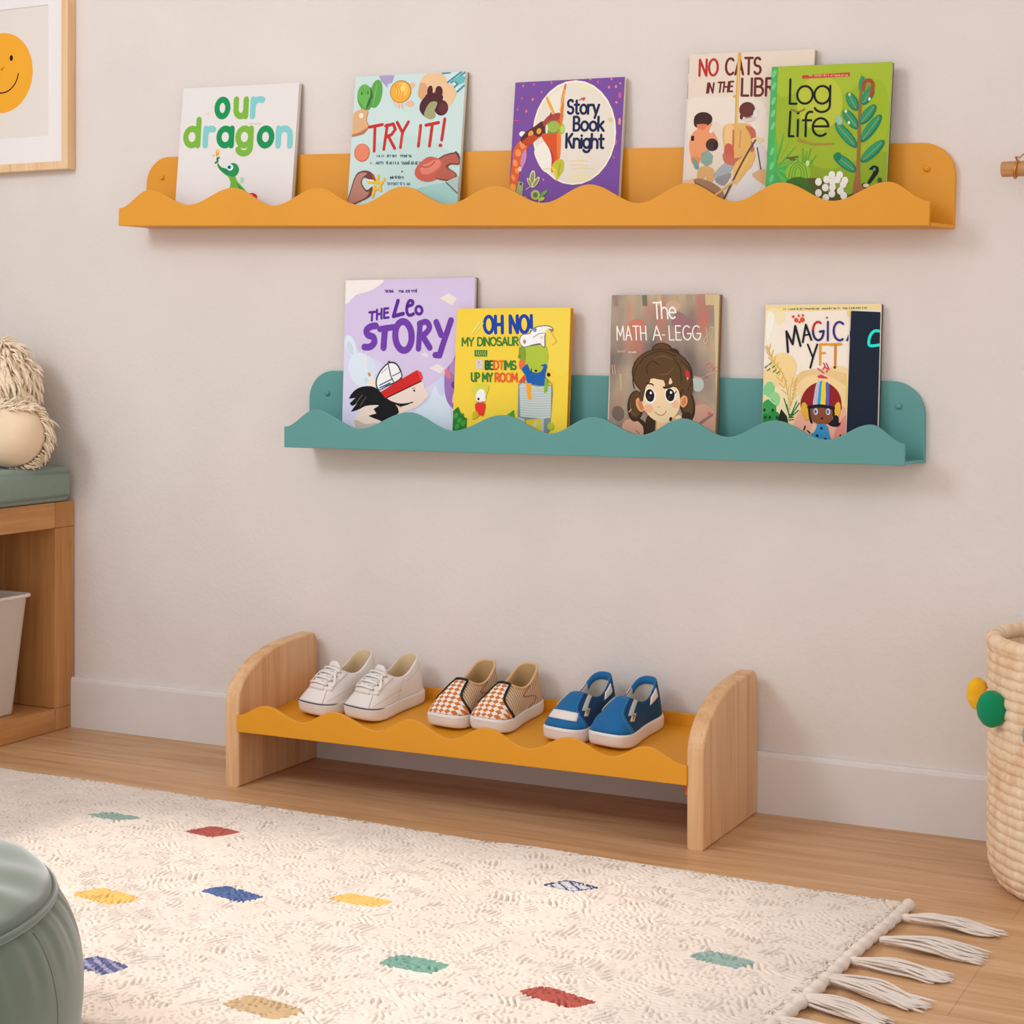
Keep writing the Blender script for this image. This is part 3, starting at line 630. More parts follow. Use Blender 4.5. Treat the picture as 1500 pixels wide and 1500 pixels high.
def art_leo(a):
    a.poly([(520, 100), (800, 100), (760, 155), (690, 190), (600, 212), (512, 280)], (240, 230, 226), 3); a.poly([(480, 560), (620, 640), (760, 700), (1000, 900), (1320, 800), (1320, 1260), (460, 1260)], (214, 208, 232), 4)
    a.poly([(1330, 480), (1470, 400), (1470, 900), (1320, 800)], (216, 210, 232), 3)
    a.poly([(1210, 245), (1280, 208), (1338, 250), (1300, 296)], (232, 220, 214)); a.poly([(1120, 742), (1180, 712), (1230, 742), (1196, 780)], (232, 218, 222)); a.poly([(1060, 640), (1100, 632), (1120, 655), (1096, 668)], (226, 214, 224))
    PB = (214, 226, 240)
    a.ell(545, 585, 40, 80, PB, -14); a.ell(540, 600, 22, 52, (198, 214, 220), -14); a.ell(620, 760, 95, 130, PB, -16); a.ell(690, 730, 34, 76, (208, 220, 234), -14); a.ell(700, 850, 40, 30, (240, 222, 206))
    a.stroke([(655, 640), (660, 720)], 8, (236, 224, 206)); a.ell(677, 790, 11, 16, (206, 150, 110), -20); a.stroke([(640, 820), (655, 850)], 4, (150, 190, 210)); a.stroke([(652, 812), (668, 840)], 4, (150, 190, 210))
    a.poly([(1000, 1070), (1100, 980), (1160, 860), (1210, 830), (1240, 900), (1260, 1040), (1300, 1180), (1300, 1260), (1100, 1260)], PB, 3); a.poly([(1160, 860), (1215, 800), (1230, 900), (1200, 940)], (200, 208, 234), 3)
    a.poly([(1330, 630), (1290, 690), (1235, 760), (1222, 860), (1232, 960), (1270, 1020), (1330, 1030)], (158, 116, 184), 3); a.ell(1250, 780, 18, 36, (220, 120, 130), -20); a.poly([(1290, 690), (1340, 680), (1340, 800), (1260, 760)], (176, 140, 200), 2); a.ell(1296, 930, 14, 60, (236, 204, 200), 16); a.ell(1290, 860, 18, 26, (110, 60, 150))
    PU, P2 = (92, 44, 148), (112, 62, 166)
    a.scrib(816, 880, 196, 24, (96, 60, 140), 6, 13); a.scrib(918, 1050, 198, 22, (96, 60, 140), 6, 13)
    for s in ([(694, 340), (746, 336)], [(716, 338), (710, 400)], [(752, 322), (748, 392)], [(786, 316), (782, 386)], [(750, 356), (784, 350)], [(836, 312), (806, 314), (802, 382), (836, 378)], [(806, 346), (832, 342)]): a.stroke(s, 15, PU)
    a.stroke([(910, 258), (872, 370), (944, 352)], 25, PU)
    a.stroke([(978, 300), (1014, 286), (1016, 264), (994, 260), (976, 292), (972, 340), (990, 364), (1020, 354)], 21, PU, True); a.stroke(A(1060, 328, 23, 28, 0, 360, 24), 19, PU)
    w = 44
    a.stroke([(738, 438), (700, 444), (668, 470), (678, 504), (716, 520), (722, 560), (690, 590), (648, 592)], w, P2, True)
    a.stroke([(768, 462), (872, 448)], w*.9, P2); a.stroke([(806, 460), (790, 596)], w, P2); a.stroke(A(940, 512, 60, 104, 0, 360, 30), w, P2)
    a.stroke([(1064, 432), (1046, 604)], w*.85, P2); a.stroke([(1060, 424), (1110, 412), (1132, 450), (1104, 492), (1066, 512)], w*.85, P2, True); a.stroke([(1078, 510), (1128, 596)], w*.9, P2)
    a.stroke([(1182, 414), (1214, 506)], w*.9, P2); a.stroke([(1288, 402), (1228, 560), (1196, 650), (1166, 648)], w*.9, P2)
    SK = (240, 216, 200)
    a.poly([(770, 960), (900, 900), (1060, 840), (1080, 880), (1108, 928), (1084, 962), (1050, 1000), (1000, 1030), (900, 1070), (760, 1180), (560, 1180), (556, 1110), (600, 1060), (660, 1010)], SK, 3)
    a.poly([(560, 1120), (640, 1150), (720, 1140), (760, 1180), (600, 1200), (556, 1160)], (206, 186, 172), 3); a.stroke([(880, 1000), (940, 1000), (990, 986)], 8, (70, 50, 40), True); a.poly([(860, 1010), (930, 1000), (900, 1030)], (224, 184, 140), 2)
    BK = (24, 22, 24)
    a.poly([(518, 968), (560, 910), (620, 880), (690, 876), (740, 900), (800, 960), (860, 1000), (888, 1060), (830, 1110), (790, 1145), (740, 1120), (660, 1090), (720, 1072), (700, 1040), (740, 1016), (660, 1016), (600, 1040), (530, 1062), (580, 1000), (545, 1020), (525, 1000), (570, 960)], BK, 2)
    a.poly([(580, 1060), (640, 1020), (740, 1012), (690, 1040), (620, 1060)], SK, 3); a.stroke([(620, 940), (570, 1000)], 5, (110, 100, 96)); a.stroke([(650, 950), (600, 1020)], 4, (110, 100, 96)); a.poly([(820, 975), (900, 1000), (990, 985), (900, 1020)], BK, 2)
    a.poly([(740, 905), (722, 840), (760, 760), (828, 700), (885, 710), (920, 780), (905, 832), (800, 880)], (60, 60, 66), 3); a.poly([(748, 898), (732, 840), (766, 768), (826, 712), (880, 720), (908, 780), (896, 824), (800, 870)], (242, 238, 234), 3)
    a.stroke([(822, 716), (838, 800), (856, 840)], 8, (80, 84, 96), True); a.stroke([(752, 868), (850, 820)], 8, (70, 100, 140)); a.stroke([(752, 888), (830, 850)], 9, (70, 100, 140)); a.poly([(850, 800), (912, 768), (915, 806), (862, 834)], (236, 230, 226)); a.stroke([(850, 800), (912, 770)], 6, (70, 80, 100)); a.stroke([(768, 780), (816, 740)], 4, (150, 150, 150)); a.ell(828, 700, 9, 9, (100, 50, 40))
    a.poly([(758, 916), (900, 830), (1030, 756), (1060, 772), (1072, 812), (1056, 836), (930, 896), (792, 962)], (206, 42, 40), 1); a.poly([(1030, 756), (1060, 772), (1072, 812), (1056, 836), (1044, 800)], (226, 70, 60), 1); a.stroke([(792, 962), (930, 896), (1056, 836)], 8, (90, 30, 30)); a.ell(1005, 903, 7, 8, (50, 36, 36)); a.stroke([(990, 888), (1012, 884)], 4, (110, 80, 70))

def art_ohno(a):
    a.poly([(700, 185), (1130, 185), (1100, 700), (960, 700), (800, 400)], (237, 208, 78), 3)
    BL, GR, OR = (28, 66, 158), (62, 124, 52), (222, 92, 48)
    a.text('OH NO!', 405, 392, 138, BL, 27, x1=806, gap=.2, slope=-.01)
    a.text('MY DINOSAUR', 212, 500, 66, GR, 13, x1=690, gap=.15, slope=-.01)
    a.rect(318, 536, 426, 590, (58, 128, 60))
    for x in (338, 356, 374, 392, 410): a.stroke([(x, 546), (x-6, 560), (x+4, 580)], 4, (206, 204, 96))
    a.rect(326, 614, 388, 694, (214, 204, 190)); a.ell(352, 640, 12, 12, (190, 176, 160)); a.stroke([(340, 675), (372, 660)], 4, (184, 170, 150))
    a.rect(404, 624, 450, 698, (70, 120, 52)); a.text('BEDTIMS', 410, 696, 68, [(34, 84, 44), (40, 100, 48), OR, (226, 116, 50), GR, GR, GR], 14, x1=668, gap=.12)
    a.text('UP MY', 290, 798, 68, GR, 14, x1=468, gap=.14); a.text('ROOM', 494, 798, 68, [OR, OR, (226, 116, 50), OR], 14, x1=676, gap=.14)
    a.stroke([(300, 395), (370, 300)], 8, (252, 232, 150)); a.stroke([(320, 400), (400, 310)], 4, (252, 232, 150))
    a.poly([(698, 515), (760, 500), (930, 510), (922, 690), (850, 720), (760, 700), (706, 620)], (170, 192, 62), 2); a.poly([(698, 515), (752, 520), (750, 640), (706, 620)], (132, 156, 52), 2); a.ell(700, 590, 12, 16, (110, 140, 50))
    a.poly([(700, 470), (712, 420), (740, 400), (790, 395), (818, 350), (900, 332), (960, 336), (988, 370), (970, 384), (940, 364), (918, 420), (918, 512), (890, 508), (874, 486), (800, 500), (735, 516)], (120, 120, 116), 2)
    a.poly([(706, 468), (718, 424), (742, 408), (792, 402), (822, 358), (900, 340), (956, 344), (978, 366), (940, 358), (910, 420), (910, 502), (890, 498), (874, 478), (800, 492), (738, 508)], (238, 238, 234), 2)
    a.poly([(922, 372), (950, 360), (974, 400), (1010, 462), (974, 494), (946, 440), (926, 410)], (244, 208, 88), 2); a.stroke([(950, 362), (1008, 460), (974, 492)], 4, (200, 160, 60)); a.ell(745, 466, 12, 18, (160, 130, 110)); a.stroke([(820, 430), (870, 400), (915, 396)], 5, (120, 116, 112), True); a.ell(832, 368, 16, 18, (110, 140, 170)); a.stroke([(800, 500), (880, 486)], 6, (90, 90, 90)); a.ell(888, 432, 12, 10, (226, 200, 190))
    a.poly([(698, 625), (752, 628), (730, 690), (700, 690)], (224, 110, 70), 2)
    a.poly([(716, 700), (740, 668), (768, 652), (790, 705), (840, 726), (880, 708), (900, 670), (870, 668), (914, 648), (930, 672), (912, 740), (916, 830), (840, 824), (760, 806), (752, 750)], (28, 94, 168), 2); a.ell(836, 706, 11, 11, (30, 40, 60)); a.stroke([(800, 690), (796, 720)], 8, (40, 60, 60)); a.ell(940, 738, 14, 16, (36, 36, 40))
    a.poly([(690, 806), (712, 770), (745, 740), (740, 800)], (222, 76, 56), 2)
    a.poly([(688, 820), (720, 800), (850, 830), (968, 822), (970, 900), (940, 1200), (900, 1230), (870, 1100), (745, 1110), (735, 1180), (676, 1140)], (124, 140, 140), 1); a.poly([(696, 826), (722, 808), (850, 838), (960, 830), (952, 1090), (880, 1100), (700, 1085)], (190, 200, 196), 1)
    for y in range(850, 1085, 20): a.stroke([(700, y), (820, y+8), (950, y+2)], 3, (156, 168, 166), True)
    a.poly([(680, 1090), (736, 1104), (736, 1176), (680, 1140)], (176, 190, 186), 1); a.poly([(745, 1112), (870, 1100), (880, 1230), (760, 1230)], (222, 192, 60), 1); a.ell(822, 1150, 16, 20, (190, 204, 190)); a.poly([(872, 1100), (896, 1096), (892, 1230), (874, 1230)], (176, 190, 186)); a.ell(950, 1160, 26, 30, (170, 190, 60))
    a.poly([(752, 806), (798, 812), (792, 900), (802, 946), (770, 946), (756, 880)], (240, 164, 44), 1); a.poly([(906, 800), (912, 760), (940, 800), (928, 880), (900, 890)], (130, 176, 60), 1); a.stroke([(912, 760), (970, 820)], 5, (140, 120, 40))
    a.poly([(300, 840), (370, 822), (440, 832), (420, 900), (400, 960), (330, 930), (302, 890)], (206, 206, 70), 2); a.ell(366, 920, 40, 58, (238, 236, 230), 12); a.ell(348, 946, 10, 12, (60, 50, 50)); a.ell(396, 950, 14, 16, (236, 232, 226)); a.stroke([(330, 970), (400, 970)], 5, (150, 140, 130))
    a.poly([(318, 990), (360, 975), (408, 985), (396, 1060), (380, 1090), (330, 1060)], (222, 56, 40), 2); a.poly([(300, 1060), (330, 1050), (350, 1090), (296, 1120)], (200, 170, 40), 2)
    a.poly([(110, 1240), (122, 1060), (140, 1040), (172, 1014), (190, 1060), (206, 1080), (214, 1060), (222, 1100), (246, 1110), (240, 1180), (262, 1240)], (40, 118, 46), 1)
    for x, y in ((150, 1090), (180, 1130), (160, 1180), (214, 1150)): a.ell(x, y, 18, 26, (66, 152, 62), 30)
    a.poly([(582, 1080), (646, 1032), (656, 1130), (600, 1140)], (74, 158, 60), 1); a.stroke([(646, 1036), (620, 1100)], 4, (40, 110, 40))

def bokeh():
    t = NT('blurred library print'); v = t.coords((1, 1, .55)); f = t.noise(v, 17, 2, .4); f2 = t.noise(t.coords((1, 1, .4), (0, 0, 2)), 26, 1)
    c = t.ramp(f, [(0.3, lin((104, 88, 80))), (0.45, lin((150, 132, 116))), (0.56, lin((172, 152, 128))), (0.7, lin((196, 172, 138)))])
    c2 = t.ramp(f2, [(0.5, (0, 0, 0, 1)), (0.72, (1, 1, 1, 1))])
    t.col(t.mix(c2, c, lin((196, 116, 96)))); t.rough(0.34); t.spec(.35); return t.m
def art_math(a):
    WH = (240, 234, 224)
    for x, w, k in ((570, 40, (112, 116, 98)), (690, 34, (196, 168, 124)), (820, 44, (186, 160, 120)), (1100, 80, (204, 180, 136)), (330, 36, (150, 126, 118)), (930, 40, (164, 150, 120))): a.rect(x-w/2, 125, x+w/2, 215, k)
    a.poly([(1130, 120), (1180, 120), (1140, 1250), (1090, 1250)], (206, 184, 140)); a.poly([(780, 340), (830, 260), (920, 320), (990, 390), (880, 470), (790, 380)], (150, 112, 112), 3); a.ell(800, 215, 60, 40, (200, 164, 140)); a.ell(500, 380, 70, 60, (196, 122, 100)); a.ell(960, 840, 50, 60, (178, 186, 178)); a.rect(330, 760, 345, 900, (196, 168, 110))
    a.poly([(300, 122), (284, 122), (205, 1130), (222, 1130)], (228, 190, 176))
    a.text('T', 638, 320, 130, WH, 13, .68); a.text('he', 702, 318, 136, WH, 13, x1=818, gap=.16)
    a.text('MATH', 326, 490, 112, WH, 10, x1=566, gap=.2); a.text('A', 622, 490, 112, WH, 10, .9); a.stroke([(698, 450), (718, 450)], 8, WH); a.text('LEGG', 756, 490, 112, WH, 10, x1=1004, gap=.2)
    FN = (196, 176, 150); a.stroke([(1050, 390), (1060, 480), (1040, 520), (1030, 490), (1075, 440)], 7, FN, True); a.stroke([(1085, 390), (1110, 400), (1090, 470)], 6, FN, True)
    a.scrib(318, 392, 590, 22, (214, 176, 160), 4); a.scrib(405, 480, 592, 12, (220, 200, 186), 5); a.stroke([(272, 690), (276, 765)], 6, (214, 170, 150)); a.stroke([(292, 690), (296, 765)], 6, (214, 170, 150)); a.stroke([(320, 745), (420, 740)], 6, (190, 150, 136))
    a.stroke([(935, 780), (990, 790), (1060, 760), (1135, 730)], 6, (206, 164, 150), True); a.scrib(940, 1050, 790, 26, (182, 112, 110), 5); a.stroke(A(1055, 690, 20, 18, 0, 300, 10), 6, (206, 130, 120)); a.stroke(A(1112, 722, 18, 16, 0, 330, 10), 6, (206, 130, 120)); a.stroke([(1080, 670), (1088, 740)], 5, (206, 130, 120))
    a.poly([(900, 1060), (960, 1000), (1040, 1010), (1100, 1090), (1110, 1260), (880, 1260)], (200, 152, 132), 3); a.stroke([(960, 1150), (1060, 1080)], 22, (150, 110, 100)); a.ell(1040, 1070, 14, 14, (200, 110, 100))
    a.poly([(330, 1180), (370, 1130), (440, 1130), (520, 1180), (520, 1270), (330, 1270)], (212, 162, 136), 3); a.stroke([(440, 1215), (470, 1240)], 6, (140, 96, 80)); a.ell(300, 1080, 50, 60, (120, 100, 88))
    HR, HD, HL = (92, 66, 38), (62, 42, 26), (122, 92, 54)
    a.ell(690, 568, 82, 56, HD); a.ell(688, 566, 72, 46, HR); a.ell(790, 590, 40, 30, HD, 30); a.ell(678, 760, 246, 200, HD); a.ell(678, 758, 236, 190, HR)
    a.ell(448, 1020, 66, 126, HD, 8); a.ell(450, 1010, 52, 108, HR, 8); a.ell(868, 1000, 62, 130, HD, -6); a.ell(868, 990, 46, 104, HR, -6); a.ell(870, 800, 52, 130, HR, -10)
    a.poly([(420, 1110), (500, 1130), (540, 1200), (540, 1290), (500, 1290), (500, 1180)], HD, 3); a.ell(572, 1190, 54, 110, HD); a.ell(860, 1120, 46, 60, HD)
    SK, SD = (246, 208, 166), (228, 160, 110)
    a.poly([(610, 1120), (760, 1100), (800, 1080), (820, 1130), (700, 1280), (620, 1280)], SD, 2); a.poly([(625, 1120), (740, 1110), (720, 1280), (625, 1280)], (240, 190, 146), 2)
    a.ell(488, 1010, 33, 58, SD, -14); a.ell(492, 1012, 18, 40, (206, 128, 84), -14); a.ell(842, 978, 30, 48, SD, 16); a.ell(844, 980, 16, 34, (206, 128, 84), 16)
    a.poly([(505, 960), (530, 870), (590, 800), (690, 810), (780, 850), (812, 920), (810, 1010), (780, 1080), (720, 1130), (650, 1150), (570, 1110), (520, 1040)], SK, 3)
    a.ell(555, 1040, 38, 34, (244, 180, 140)); a.ell(772, 1000, 32, 36, (244, 184, 146))
    for x, y in ((574, 936), (738, 930)): a.ell(x, y, 46, 60, (250, 244, 236)); a.ell(x-2, y-2, 36, 51, (34, 24, 24)); a.ell(x+6, y-22, 9, 11, (250, 246, 240)); a.ell(x-10, y+14, 10, 14, (70, 48, 50))
    a.stroke([(772, 918), (786, 900)], 8, HD); a.stroke([(528, 900), (516, 910)], 8, HD)
    a.stroke([(606, 1064), (630, 1086), (660, 1090), (684, 1076), (698, 1054)], 7, (196, 120, 92), True); a.stroke([(630, 1024), (646, 1024)], 7, (216, 150, 112)); a.ell(730, 1120, 12, 18, (50, 34, 26), 20); a.ell(790, 1104, 26, 14, SK, -20)
    a.poly([(478, 950), (520, 850), (585, 780), (585, 790), (575, 830), (540, 870), (510, 985)], HR, 2); a.poly([(575, 790), (690, 812), (695, 870), (690, 884), (730, 862), (790, 870), (820, 910), (838, 860), (800, 740), (690, 680), (580, 720)], HR, 2)
    a.poly([(730, 838), (745, 790), (760, 830), (742, 842)], SK, 2); a.stroke([(552, 838), (590, 842), (604, 852)], 10, (60, 40, 24), True); a.stroke([(686, 868), (720, 872), (762, 856)], 13, (60, 40, 24), True)
    for s in ([(560, 760), (560, 700), (610, 660), (660, 690)], [(500, 680), (560, 620), (680, 580), (800, 620)], [(780, 640), (830, 720), (830, 820)], [(445, 880), (440, 800), (480, 700)], [(840, 660), (900, 720), (910, 820), (880, 890)]): a.stroke(s, 7, HD, True)
    for s in ([(640, 770), (720, 760), (780, 710)], [(620, 640), (700, 620), (780, 650)], [(850, 700), (880, 760), (876, 830)], [(440, 1090), (410, 1060), (412, 990)]): a.stroke(s, 8, HL, True, .6)
    a.stroke([(392, 1070), (414, 1046)], 6, (214, 196, 160)); a.poly([(866, 738), (890, 732), (906, 770), (886, 806), (872, 780)], (190, 54, 48), 2); a.ell(884, 796, 6, 10, (236, 180, 150))

def art_magic(a):
    a.rect(240, 70, 1090, 124, (234, 212, 150)); a.poly([(285, 120), (400, 120), (420, 180), (370, 220), (340, 160), (280, 340)], (238, 220, 176), 3); a.poly([(300, 130), (345, 150), (330, 260), (285, 330)], (244, 236, 220), 2)
    a.scrib(402, 980, 114, 13, (92, 112, 98), 4, 11)
    a.ell(400, 500, 92, 92, (236, 208, 146)); a.poly([(245, 560), (400, 520), (500, 560), (640, 520), (860, 540), (850, 1030), (235, 1030)], (236, 206, 150), 4); a.poly([(480, 640), (560, 570), (700, 560), (850, 640), (850, 560), (680, 520), (520, 540)], (226, 192, 136), 4); a.ell(400, 740, 120, 110, (240, 218, 176))
    a.poly([(450, 1030), (470, 880), (540, 770), (650, 720), (780, 760), (850, 820), (830, 1030)], (236, 172, 150), 3); a.poly([(760, 900), (850, 820), (830, 1030), (740, 1020)], (224, 140, 124), 2)
    for x, y, rx, ry, k in ((298, 660, 40, 56, (132, 200, 136)), (330, 730, 44, 56, (150, 206, 140)), (290, 800, 56, 76, (60, 154, 78)), (330, 850, 40, 46, (48, 138, 66)), (270, 870, 40, 46, (40, 130, 62))): a.ell(x, y, rx, ry, k, 16)
    for x, y in ((262, 800), (300, 850), (322, 800), (268, 850), (350, 850)): a.ell(x, y, 9, 11, (20, 60, 34), 20)
    a.stroke([(270, 700), (340, 760)], 8, (206, 226, 190)); a.poly([(350, 880), (380, 790), (420, 840), (430, 900)], (34, 40, 30), 1)
    WH = (216, 174, 78)
    a.stroke([(290, 360), (330, 460), (400, 560), (430, 700), (440, 800)], 7, WH, True)
    for i in range(8):
        t = i/8; x, y = 300+t*140, 400+t*330; a.stroke([(x, y), (x-34, y-46+t*20)], 6, WH); a.stroke([(x, y), (x+16, y-52)], 6, WH)
    for x in (455, 480): a.stroke([(448, 770), (x-10, 680), (x+14, 580)], 6, WH, True)
    for i in range(6): a.stroke([(452+i*3, 740-i*24), (490, 690-i*20)], 5, WH)
    for x, y in ((272, 510), (300, 490), (330, 540), (355, 550), (290, 530), (325, 510)): a.stroke([(x, y), (x+18, y-14)], 8, (66, 130, 70))
    for p in ((402, 720), (420, 760), (490, 740), (508, 750), (500, 800)): a.stroke([(440, 850), p], 8, (52, 120, 60), False)
    for y in (830, 850, 866): a.stroke([(430, y), (466, y-4)], 6, (40, 60, 40))
    BK, PU, OR = (28, 28, 36), (66, 44, 130), (222, 150, 40)
    a.stroke([(436, 404), (428, 262), (470, 350), (490, 226), (524, 362)], 15, BK); a.stroke([(540, 336), (564, 218), (600, 322)], 14, BK); a.stroke([(550, 290), (590, 284)], 11, BK)
    a.stroke(A(648, 262, 36, 62, -60, -180, 10), 15, (192, 40, 48)); a.stroke(A(648, 262, 36, 62, 180, 20, 12)+[(686, 262), (660, 266)], 15, (40, 44, 110)); a.stroke([(716, 200), (712, 326)], 14, PU); a.stroke(A(794, 264, 40, 62, -50, -300, 16), 15, PU); a.stroke([(844, 326), (872, 266)], 14, PU); a.ell(710, 172, 8, 6, (120, 110, 110))
    a.stroke([(574, 352), (606, 438)], 12, BK); a.stroke([(640, 352), (612, 430), (588, 510)], 13, BK)
    a.stroke([(660, 352), (656, 490)], 13, OR); a.stroke([(662, 352), (706, 352)], 15, OR); a.stroke([(660, 412), (692, 410)], 12, OR); a.stroke([(724, 354), (802, 352)], 17, OR); a.stroke([(764, 354), (758, 508)], 15, (214, 130, 36)); a.ell(756, 508, 9, 10, (110, 50, 30))
    for x, y, r in ((478, 162, 9), (516, 156, 8), (545, 154, 8), (498, 186, 14), (540, 184, 16), (520, 200, 8)): a.ell(x, y, r, r*1.1, (222, 76, 48))
    MG = (206, 50, 104)
    for s in ([(680, 478), (690, 500), (676, 520)], [(700, 480), (712, 510), (700, 540)], [(640, 515), (680, 545)], [(690, 510), (720, 520)]): a.stroke(s, 8, MG)
    a.poly([(640, 580), (660, 556), (712, 584), (676, 580)], (206, 40, 60), 2); a.ell(665, 572, 30, 10, (214, 60, 90), 10)
    a.poly([(516, 770), (530, 700), (576, 640), (650, 606), (724, 622), (780, 680), (796, 760), (770, 800), (560, 800)], (142, 34, 36), 3)
    a.poly([(630, 612), (664, 606), (646, 690), (640, 780), (600, 780), (612, 690)], (196, 180, 200), 2); a.poly([(652, 608), (672, 606), (662, 690), (654, 780), (630, 780), (640, 690)], (40, 160, 206), 2); a.poly([(668, 608), (694, 612), (694, 690), (684, 780), (654, 780), (660, 690)], (242, 204, 48), 2); a.poly([(692, 612), (714, 620), (714, 700), (706, 780), (684, 780), (692, 700)], (92, 96, 176), 2)
    a.ell(548, 806, 26, 62, (226, 172, 52), -10); a.ell(766, 796, 22, 56, (230, 180, 56), 10)
    a.ell(740, 884, 44, 22, BK, 10); a.ell(752, 868, 22, 40, BK, 14)
    a.poly([(580, 800), (600, 775), (700, 778), (735, 800), (728, 860), (690, 890), (620, 886), (584, 850)], (136, 78, 48), 3); a.stroke([(572, 778), (650, 768), (742, 782)], 22, BK, True); a.stroke([(574, 790), (580, 850), (590, 880)], 15, BK, True); a.stroke([(740, 790), (744, 850)], 15, BK)
    a.ell(620, 806, 15, 22, (206, 210, 226)); a.ell(704, 806, 15, 22, (206, 210, 226)); a.ell(618, 806, 8, 14, (80, 90, 130)); a.ell(702, 806, 8, 14, (80, 90, 130)); a.ell(662, 852, 8, 9, (50, 26, 20)); a.stroke([(765, 888), (786, 880)], 6, BK)
    a.poly([(584, 960), (610, 900), (650, 890), (695, 900), (712, 970), (720, 1030), (580, 1030)], (58, 146, 192), 3); a.poly([(575, 940), (605, 888), (625, 900), (600, 950)], (240, 190, 160), 2)
    for x, y in ((656, 918), (626, 968), (680, 990)): a.ell(x, y, 10, 9, (24, 34, 54), 20)
    for s in ([(545, 906), (536, 930)], [(560, 936), (576, 950)], [(784, 960), (776, 990)], [(812, 960), (806, 1000)], [(760, 1010), (776, 1000)]): a.stroke(s, 9, (50, 40, 44))
    a.stroke([(840, 560), (828, 680), (826, 800)], 8, (236, 204, 90), True); a.ell(858, 146, 10, 24, (236, 204, 120)); a.stroke([(868, 130), (820, 1010)], 6, (226, 210, 190))
    a.poly([(877, 128), (1100, 141), (1060, 1040), (820, 1010)], (26, 36, 52)); a.stroke([(1062, 266), (1030, 266), (1004, 290), (990, 336), (1000, 364), (1062, 358)], 19, (40, 224, 206), True)

GU, GLO = 'books faced out on the yellow ledge', 'books faced out on the teal ledge'
book((-2.1815, -.014, 1.3151), .2795, .2740, 1.5, 4.57, ((437, 262), (1072, 240), (425, 885)), .2313, (232, 226, 222), (176, 168, 160), 'white picture book with a little green dragon and green lettering', GU, art_dragon)
book((-1.7735, -.014, 1.3103), .2393, .2825, 1.7, 4.43, ((188, 262), (992, 240), (155, 1190)), .2444, (206, 227, 222), (150, 134, 100), 'pale aqua picture book with bold red lettering and painted hands', GU, art_tryit)
book((-1.4320, -.014, 1.2751), .2164, .2585, 1.3, 4.84, ((165, 205), (965, 168), (145, 1000)), .2000, (124, 78, 160), (214, 196, 170), 'purple picture book with an orange creature over a cream oval', GU, art_knight)
book((-1.0950, -.0135, 1.3002), .2251, .2940, 2.0, 2.81, ((155, 98), (755, 82), (143, 708)), .2228, (234, 217, 197), (176, 158, 138), 'beige picture book with children, tucked behind the lime green book', GU, art_cats, T=.0105)
book((-.9400, -.029, 1.2652), .2055, .2645, 1.9, 4.09, ((553, 157), (1128, 141), (537, 722)), .2013, (156, 180, 44), (96, 110, 48), 'lime green picture book with a leafy sapling and thin black lettering', GU, art_log, T=.0110)
INK_GAIN[0] = 1.06                                             # print colours lifted to make up for dimmer light at the teal ledge
book((-1.7965, -.0135, .9219), .2811, .3125, .0, 2.66, ((523, 102), (1470, 100), (462, 1088)), .2583, (208, 194, 224), (120, 100, 90), 'tall lilac picture book with purple lettering and a red cap', GLO, art_leo, T=.0112)
book((-1.5445, -.0295, .8642), .2309, .2550, .1, 4.27, ((170, 185), (1130, 185), (118, 1205)), .2225, (236, 204, 66), (224, 154, 40), 'yellow picture book overlapping the right edge of the lilac book', GLO, art_ohno, page=ink((216, 150, 44)))
book((-1.2405, -.014, .8848), .2025, .2757, .2, 4.57, ((300, 125), (1178, 128), (210, 1125)), .2187, bokeh(), (140, 104, 66), 'taupe picture book with a smiling brown haired girl', GLO, art_math, page=ink((168, 138, 104)))
book((-.9560, -.014, .8645), .1988, .2555, .2, 4.93, ((285, 77), (1078, 83), (243, 885)), .2001, (238, 226, 210), (60, 60, 66), 'cream picture book with a dark navy strip and a child in a striped helmet', GLO, art_magic)
INK_GAIN[0] = 1.0

# ------------------------------------------------------------------ shoe rack
M_birch = wood('birch ply', (206, 152, 104), (226, 178, 130), (236, 196, 150), 'Z', 0.42, 1.0, 0.05)
rk = empty('shoe_rack', (-1.431, -.140, 0), 'low wooden shoe rack with rounded birch sides and a mustard wavy tray', 'shoe rack')
RX, RY = -1.431, -.140
def side_panel(x0, x1):
    p = [(-.271, 0.0), (-.014, 0.0), (-.014, .228)]
    p += A(-.030, .228, .016, .0165, 0, 90, 6)
    n = 16
    for i in range(n+1):                                   # the long front curve
        t = i/n*PI/2
        p.append((-.075-.196*math.sin(t)**1.0, .150+.0925*math.cos(t)))
    b = MB(); b.prism([(y-RY, z) for y, z in p], 'X', x0-RX, x1-RX, M_birch, 0.004, 3); return b.build('side_panel', rk)
side_panel(-1.891, -1.861); side_panel(-1.000, -.971)
TF, TB = -.266, -.020
EX3 = [(-1.8636, .1304), (-1.8013, .1522), (-1.7256, .1301), (-1.6572, .1546), (-1.5708, .1309), (-1.5014, .157), (-1.4255, .1313), (-1.3565, .1564), (-1.2776, .1303), (-1.2031, .1558), (-1.1302, .1328), (-1.0673, .1552), (-.9985, .1315)]
zt = lambda y: .108+(y+.262)*.12
def loc_(p): return (p[0]-RX, p[1]-RY, p[2])
b = MB()
b.prism([(TF+.004-RY, .101), (TB-RY, .131), (TB-RY, .137), (TF+.004-RY, .1075)], 'X', -1.8605-RX, -1.0005-RX, M_must, .0006, 1); b.build('tray_floor', rk)
b = MB(); b.prism([(-1.8636-RX, .1005)]+[(x-RX, z) for x, z in wave(EX3, -1.8636, -.9985)]+[(-.9985-RX, .1005)], 'Y', -.274-RY, -.2675-RY, M_must, .0011); b.build('wavy_front_lip', rk)
b = MB(); b.box(-1.8605-RX, -1.0005-RX, TB-RY, TB+.005-RY, .1275, .1585, M_must, .0012); b.build('rear_lip', rk)
